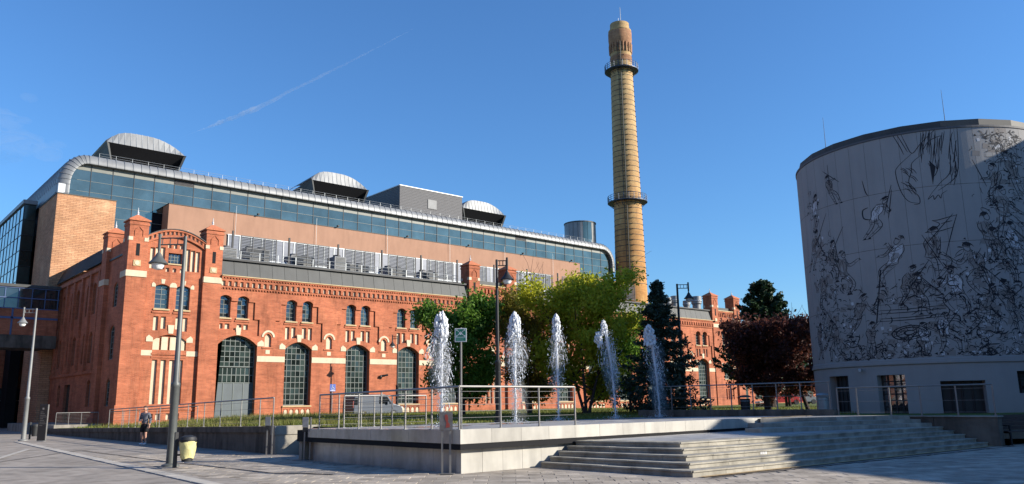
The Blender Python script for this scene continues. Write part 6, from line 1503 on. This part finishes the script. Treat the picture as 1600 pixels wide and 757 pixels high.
# ------------------------------------------------------------------ fountain jets
WATER = bpy.data.materials.new('foaming_water'); WATER.use_nodes = True; pb = WATER.node_tree.nodes['Principled BSDF']
pb.inputs['Base Color'].default_value = (.86, .89, .92, 1); pb.inputs['Roughness'].default_value = .25; pb.inputs['Transmission Weight'].default_value = .25; pb.inputs['IOR'].default_value = 1.2
pb.inputs['Subsurface Weight'].default_value = 0
MIST = volume('water_spray', .24)
def jet(label, base, top, headw, veil, seed, drift, split=False, core=.045):
    """base on the deck; dense head, thin rising column, torn veil of strands and drops falling round it"""
    R = random.Random(seed); t = thing('fountain_jet', label, 'fountain jet', base, 'water jets on the fountain deck'); x, y, z0 = base; h = top-z0
    sx = lambda u: x+drift[0]*u*u; sy = lambda u: y+drift[1]*u*u
    b = MB(); n = 34
    b.tube([(sx(k/n)+R.gauss(0, .006), sy(k/n)+R.gauss(0, .006), z0+h*.97*k/n) for k in range(n+1)], [core*(.55+.9*k/n)*R.uniform(.8, 1.25) for k in range(n+1)], 7); b.build('water_column', WATER, t, smooth=True)
    b = MB()
    def headm(cx_, cy_, zt, w, hh, n):      # rounded bullet of foam, ragged at its foot
        for k in range(n):
            u = R.random()**.9*(1+.25*(R.random() < .15)); r = w*.5*min(1, (u*2.6)**.5); a = R.uniform(0, 2*PI); q = R.random()**.5*r; s_ = R.uniform(.03, .062)*(w/.4)
            b.blob((cx_+q*math.cos(a), cy_+q*math.sin(a), zt-.03-hh*u), (s_*.8, s_*.8, s_*R.uniform(1, 1.9)), 6, 4, .15)
    if split:
        headm(sx(1), sy(1), top, headw*.72, h*.13, 110); headm(sx(.9)-rt.x*.33, sy(.9)-rt.y*.33, top-h*.12, headw*.8, h*.12, 90)
    else: headm(sx(1), sy(1), top, headw, h*.21, 260)
    b.build('foam_head', WATER, t, smooth=True)['kind'] = 'stuff'
    b = MB()
    lobes = [(R.uniform(0, 2*PI), R.uniform(.5, 1.15), R.uniform(.5, .8)) for _ in range(5)]
    for k in range(veil):     # torn threads hanging outside the column, curling as they fall
        lb_ = R.choice(lobes); a = lb_[0]+R.gauss(0, .35); r0 = headw*R.uniform(.3, .52); u0 = min(.82, lb_[2]+R.gauss(0, .09)); L_ = R.uniform(.06, .26)*h; out_ = lb_[1]*R.uniform(.3, 1.1); P = []; m = 16; w1, w2 = R.uniform(.005, .03), R.uniform(.3, 1.4)
        for q in range(m+1):
            v = q/m; r = r0+out_*math.sqrt(v)*headw*.9; aa = a+.5*math.sin(w2*v*4+k)*v
            P.append((sx(u0)+r*math.cos(aa)+w1*math.sin(9*v+k), sy(u0)+r*math.sin(aa)+w1*math.cos(8*v+k), z0+h*u0-L_*v+.015*math.sin(11*v+k)))
        i = 0
        while i < m:
            e = min(m, i+R.choice((1, 1, 2, 3)))
            if R.random() < .62: q_ = R.uniform(.005, .017); b.tube([P[k_] for k_ in range(i, e+1)], [q_*(.35 if k_ in (i, e) else 1)*R.uniform(.7, 1.2) for k_ in range(i, e+1)], 5)
            i = e+(1 if R.random() < .35 else 0)
    b.build('water_strands', WATER, t, smooth=True)['kind'] = 'stuff'
    b = MB()
    for k in range(3000):
        u = R.random()**1.1*.9; a = R.uniform(0, 2*PI); r = abs(R.gauss(0, 1))*headw*(.30+.85*math.sin(PI*min(1, (1-u)*1.1)**.8)*.7)*.62; s_ = abs(R.gauss(0, .007))+.004; zz = z0+h*u+.01
        if R.random() > .35+.65*min(1, u*2.2): continue
        b.add([(sx(u)+r*math.cos(a)+dx*s_, sy(u)+r*math.sin(a)+dy*s_, zz+dz*s_*1.5) for dx, dy, dz in ((1,0,0),(-1,0,0),(0,1,0),(0,-1,0),(0,0,1),(0,0,-1))], [(0,2,4),(2,1,4),(1,3,4),(3,0,4),(2,0,5),(1,2,5),(3,1,5),(0,3,5)])
    for k in range(260):   # splash where it lands
        a = R.uniform(0, 2*PI); r = abs(R.gauss(0, .3)); s_ = R.uniform(.006, .018); zz = z0+abs(R.gauss(0, .07))
        b.add([(x+r*math.cos(a)+dx*s_, y+r*math.sin(a)+dy*s_, zz+dz*s_) for dx, dy, dz in ((1,0,0),(-1,0,0),(0,1,0),(0,-1,0),(0,0,1),(0,0,-1))], [(0,2,4),(2,1,4),(1,3,4),(3,0,4),(2,0,5),(1,2,5),(3,1,5),(0,3,5)])
    o = b.build('water_drops', WATER, t); o['kind'] = 'stuff'
    for k in range(7):      # fine spray drifting beside the column
        u = R.uniform(.12, .72); a = R.uniform(0, 2*PI); b = MB(); r = headw*R.uniform(.5, .95); b.blob((sx(u)+.3*headw*math.cos(a), sy(u)+.3*headw*math.sin(a), z0+h*u), (r, r, r*R.uniform(1.1, 1.9)), 12, 8, .10); b.build('spray', MIST, t)
WET = mat('wet_stone', (.10, .105, .11), .12, 0, var=.3, vscale=1.5)
jets = [((690, 667), 488, .40, 62, 'leftmost and whitest water jet beside the green sign', (-.02, .0), False), ((806, 662), 489, .42, 62, 'second water jet from the left, just right of the dark lamp', (.02, 0), False),
        ((873, 656), 491, .34, 46, 'third water jet from the left, narrow with a misty veil', (0, 0), False), ((962, 652), 500, .42, 42, 'fourth water jet from the left with a split head', (-.28, .22), True), ((1031, 650), 508, .50, 34, 'rightmost shaded water jet before the spruce', (-.22, .2), False)]
b = MB()
for i, ((px, py), pt, hw, ve, lb, dr_, sp_) in enumerate(jets):
    p = on_z(px, py, 1.0)
    for _ in range(3): p = on_z(px, py, deck_z(p.x, p.y))
    if p.y > 23.3:
        p = on_y(px, py, 23.3)
    zt = height(px, pt, p.x, p.y); jet(lb, (p.x, p.y, deck_z(p.x, p.y)), zt, hw, ve, 50+i, dr_, sp_)
    for s_ in range(2):
        q = [(p.x+(.9+.3*math.sin(3*k*.5+i+s_)+.2*math.sin(k*1.3))*1.1*math.cos(2*PI*k/20), p.y+(.8+.25*math.cos(k*.9+i))*math.sin(2*PI*k/20)) for k in range(20)] if s_ == 0 else []
        if q: q = [(a, min(max(c, 15.7), 24.1)) for a, c in q]; b.add([(a, c, deck_z(a, c)+.005) for a, c in q], [tuple(range(20))])
b.build('puddle', WET, TER)

# ------------------------------------------------------------------ condensation trail and thin cirrus (real thin volumes far away)
def puffs(name, label, cat, pts, rad, vol, seed, flat=.5):
    R = random.Random(seed); b = MB(); n = len(pts)
    P = [Vector(p) for p in pts]
    for i, p in enumerate(P):
        r = rad[i]*R.uniform(.7, 1.25); b.blob(p, (r, r, r*flat), 10, 8, .12)
    o = b.build(name, vol, None, smooth=True); tag(o, label, cat); return o
VOLC = volume('thin_ice_cloud', .0085); VOLC2 = volume('thin_cirrus', .0006)
D_ = 5000
def line(p, q, n, wob, seed):
    R = random.Random(seed); return [depth_pt(p[0]+(q[0]-p[0])*k/n+R.gauss(0, wob), p[1]+(q[1]-p[1])*k/n+R.gauss(0, wob), D_) for k in range(n+1)]
def trail():      # overlapping soft tubes, thick and ragged near the lower third, fading at both ends
    R = random.Random(5)
    for q in range(4):
        n = 90; b = MB(); pts, rs = [], []; u0, u1, rad_, off = ((0, 1, 5, 0), (.10, .50, 10, 4), (.22, .97, 6, -2), (.14, .36, 14, 1))[q]; ph = R.uniform(0, 6)
        for k in range(n+1):
            v = k/n; u = u0+(u1-u0)*v; px = 268+386*u; py = 221-180*u+9*math.sin(PI*u)+off*math.sin(PI*v)
            pts.append(depth_pt(px, py, D_+80*q)); env = math.sin(PI*min(.99, max(.01, v)))**.55; rs.append(max(.6, rad_*env*(1+.28*math.sin(9*v+ph)+.22*math.sin(31*v+ph)+R.uniform(-.2, .2))))
        b.tube(pts, rs, 12)
        if q == 0: o = b.build('contrail', None, None); tag(o, 'thin white contrail slanting up across the blue sky', 'contrail'); o.data.materials.append(VOLC); root = o; bm = bmesh.new(); bm.from_mesh(o.data); bmesh.ops.recalc_face_normals(bm, faces=bm.faces); bm.to_mesh(o.data); bm.free()
        else: b.build('ice_trail', VOLC, root, fix=True)
trail()
R = random.Random(9); P, Rr = [], []
for k in range(26): P.append(depth_pt(-60+R.random()*150, 205+R.gauss(0, 34), D_)); Rr.append(R.uniform(40, 130))
puffs('cirrus_cloud', 'faint veil of thin cloud at the left edge of the sky', 'cloud', P, Rr, VOLC2, 3, .45)
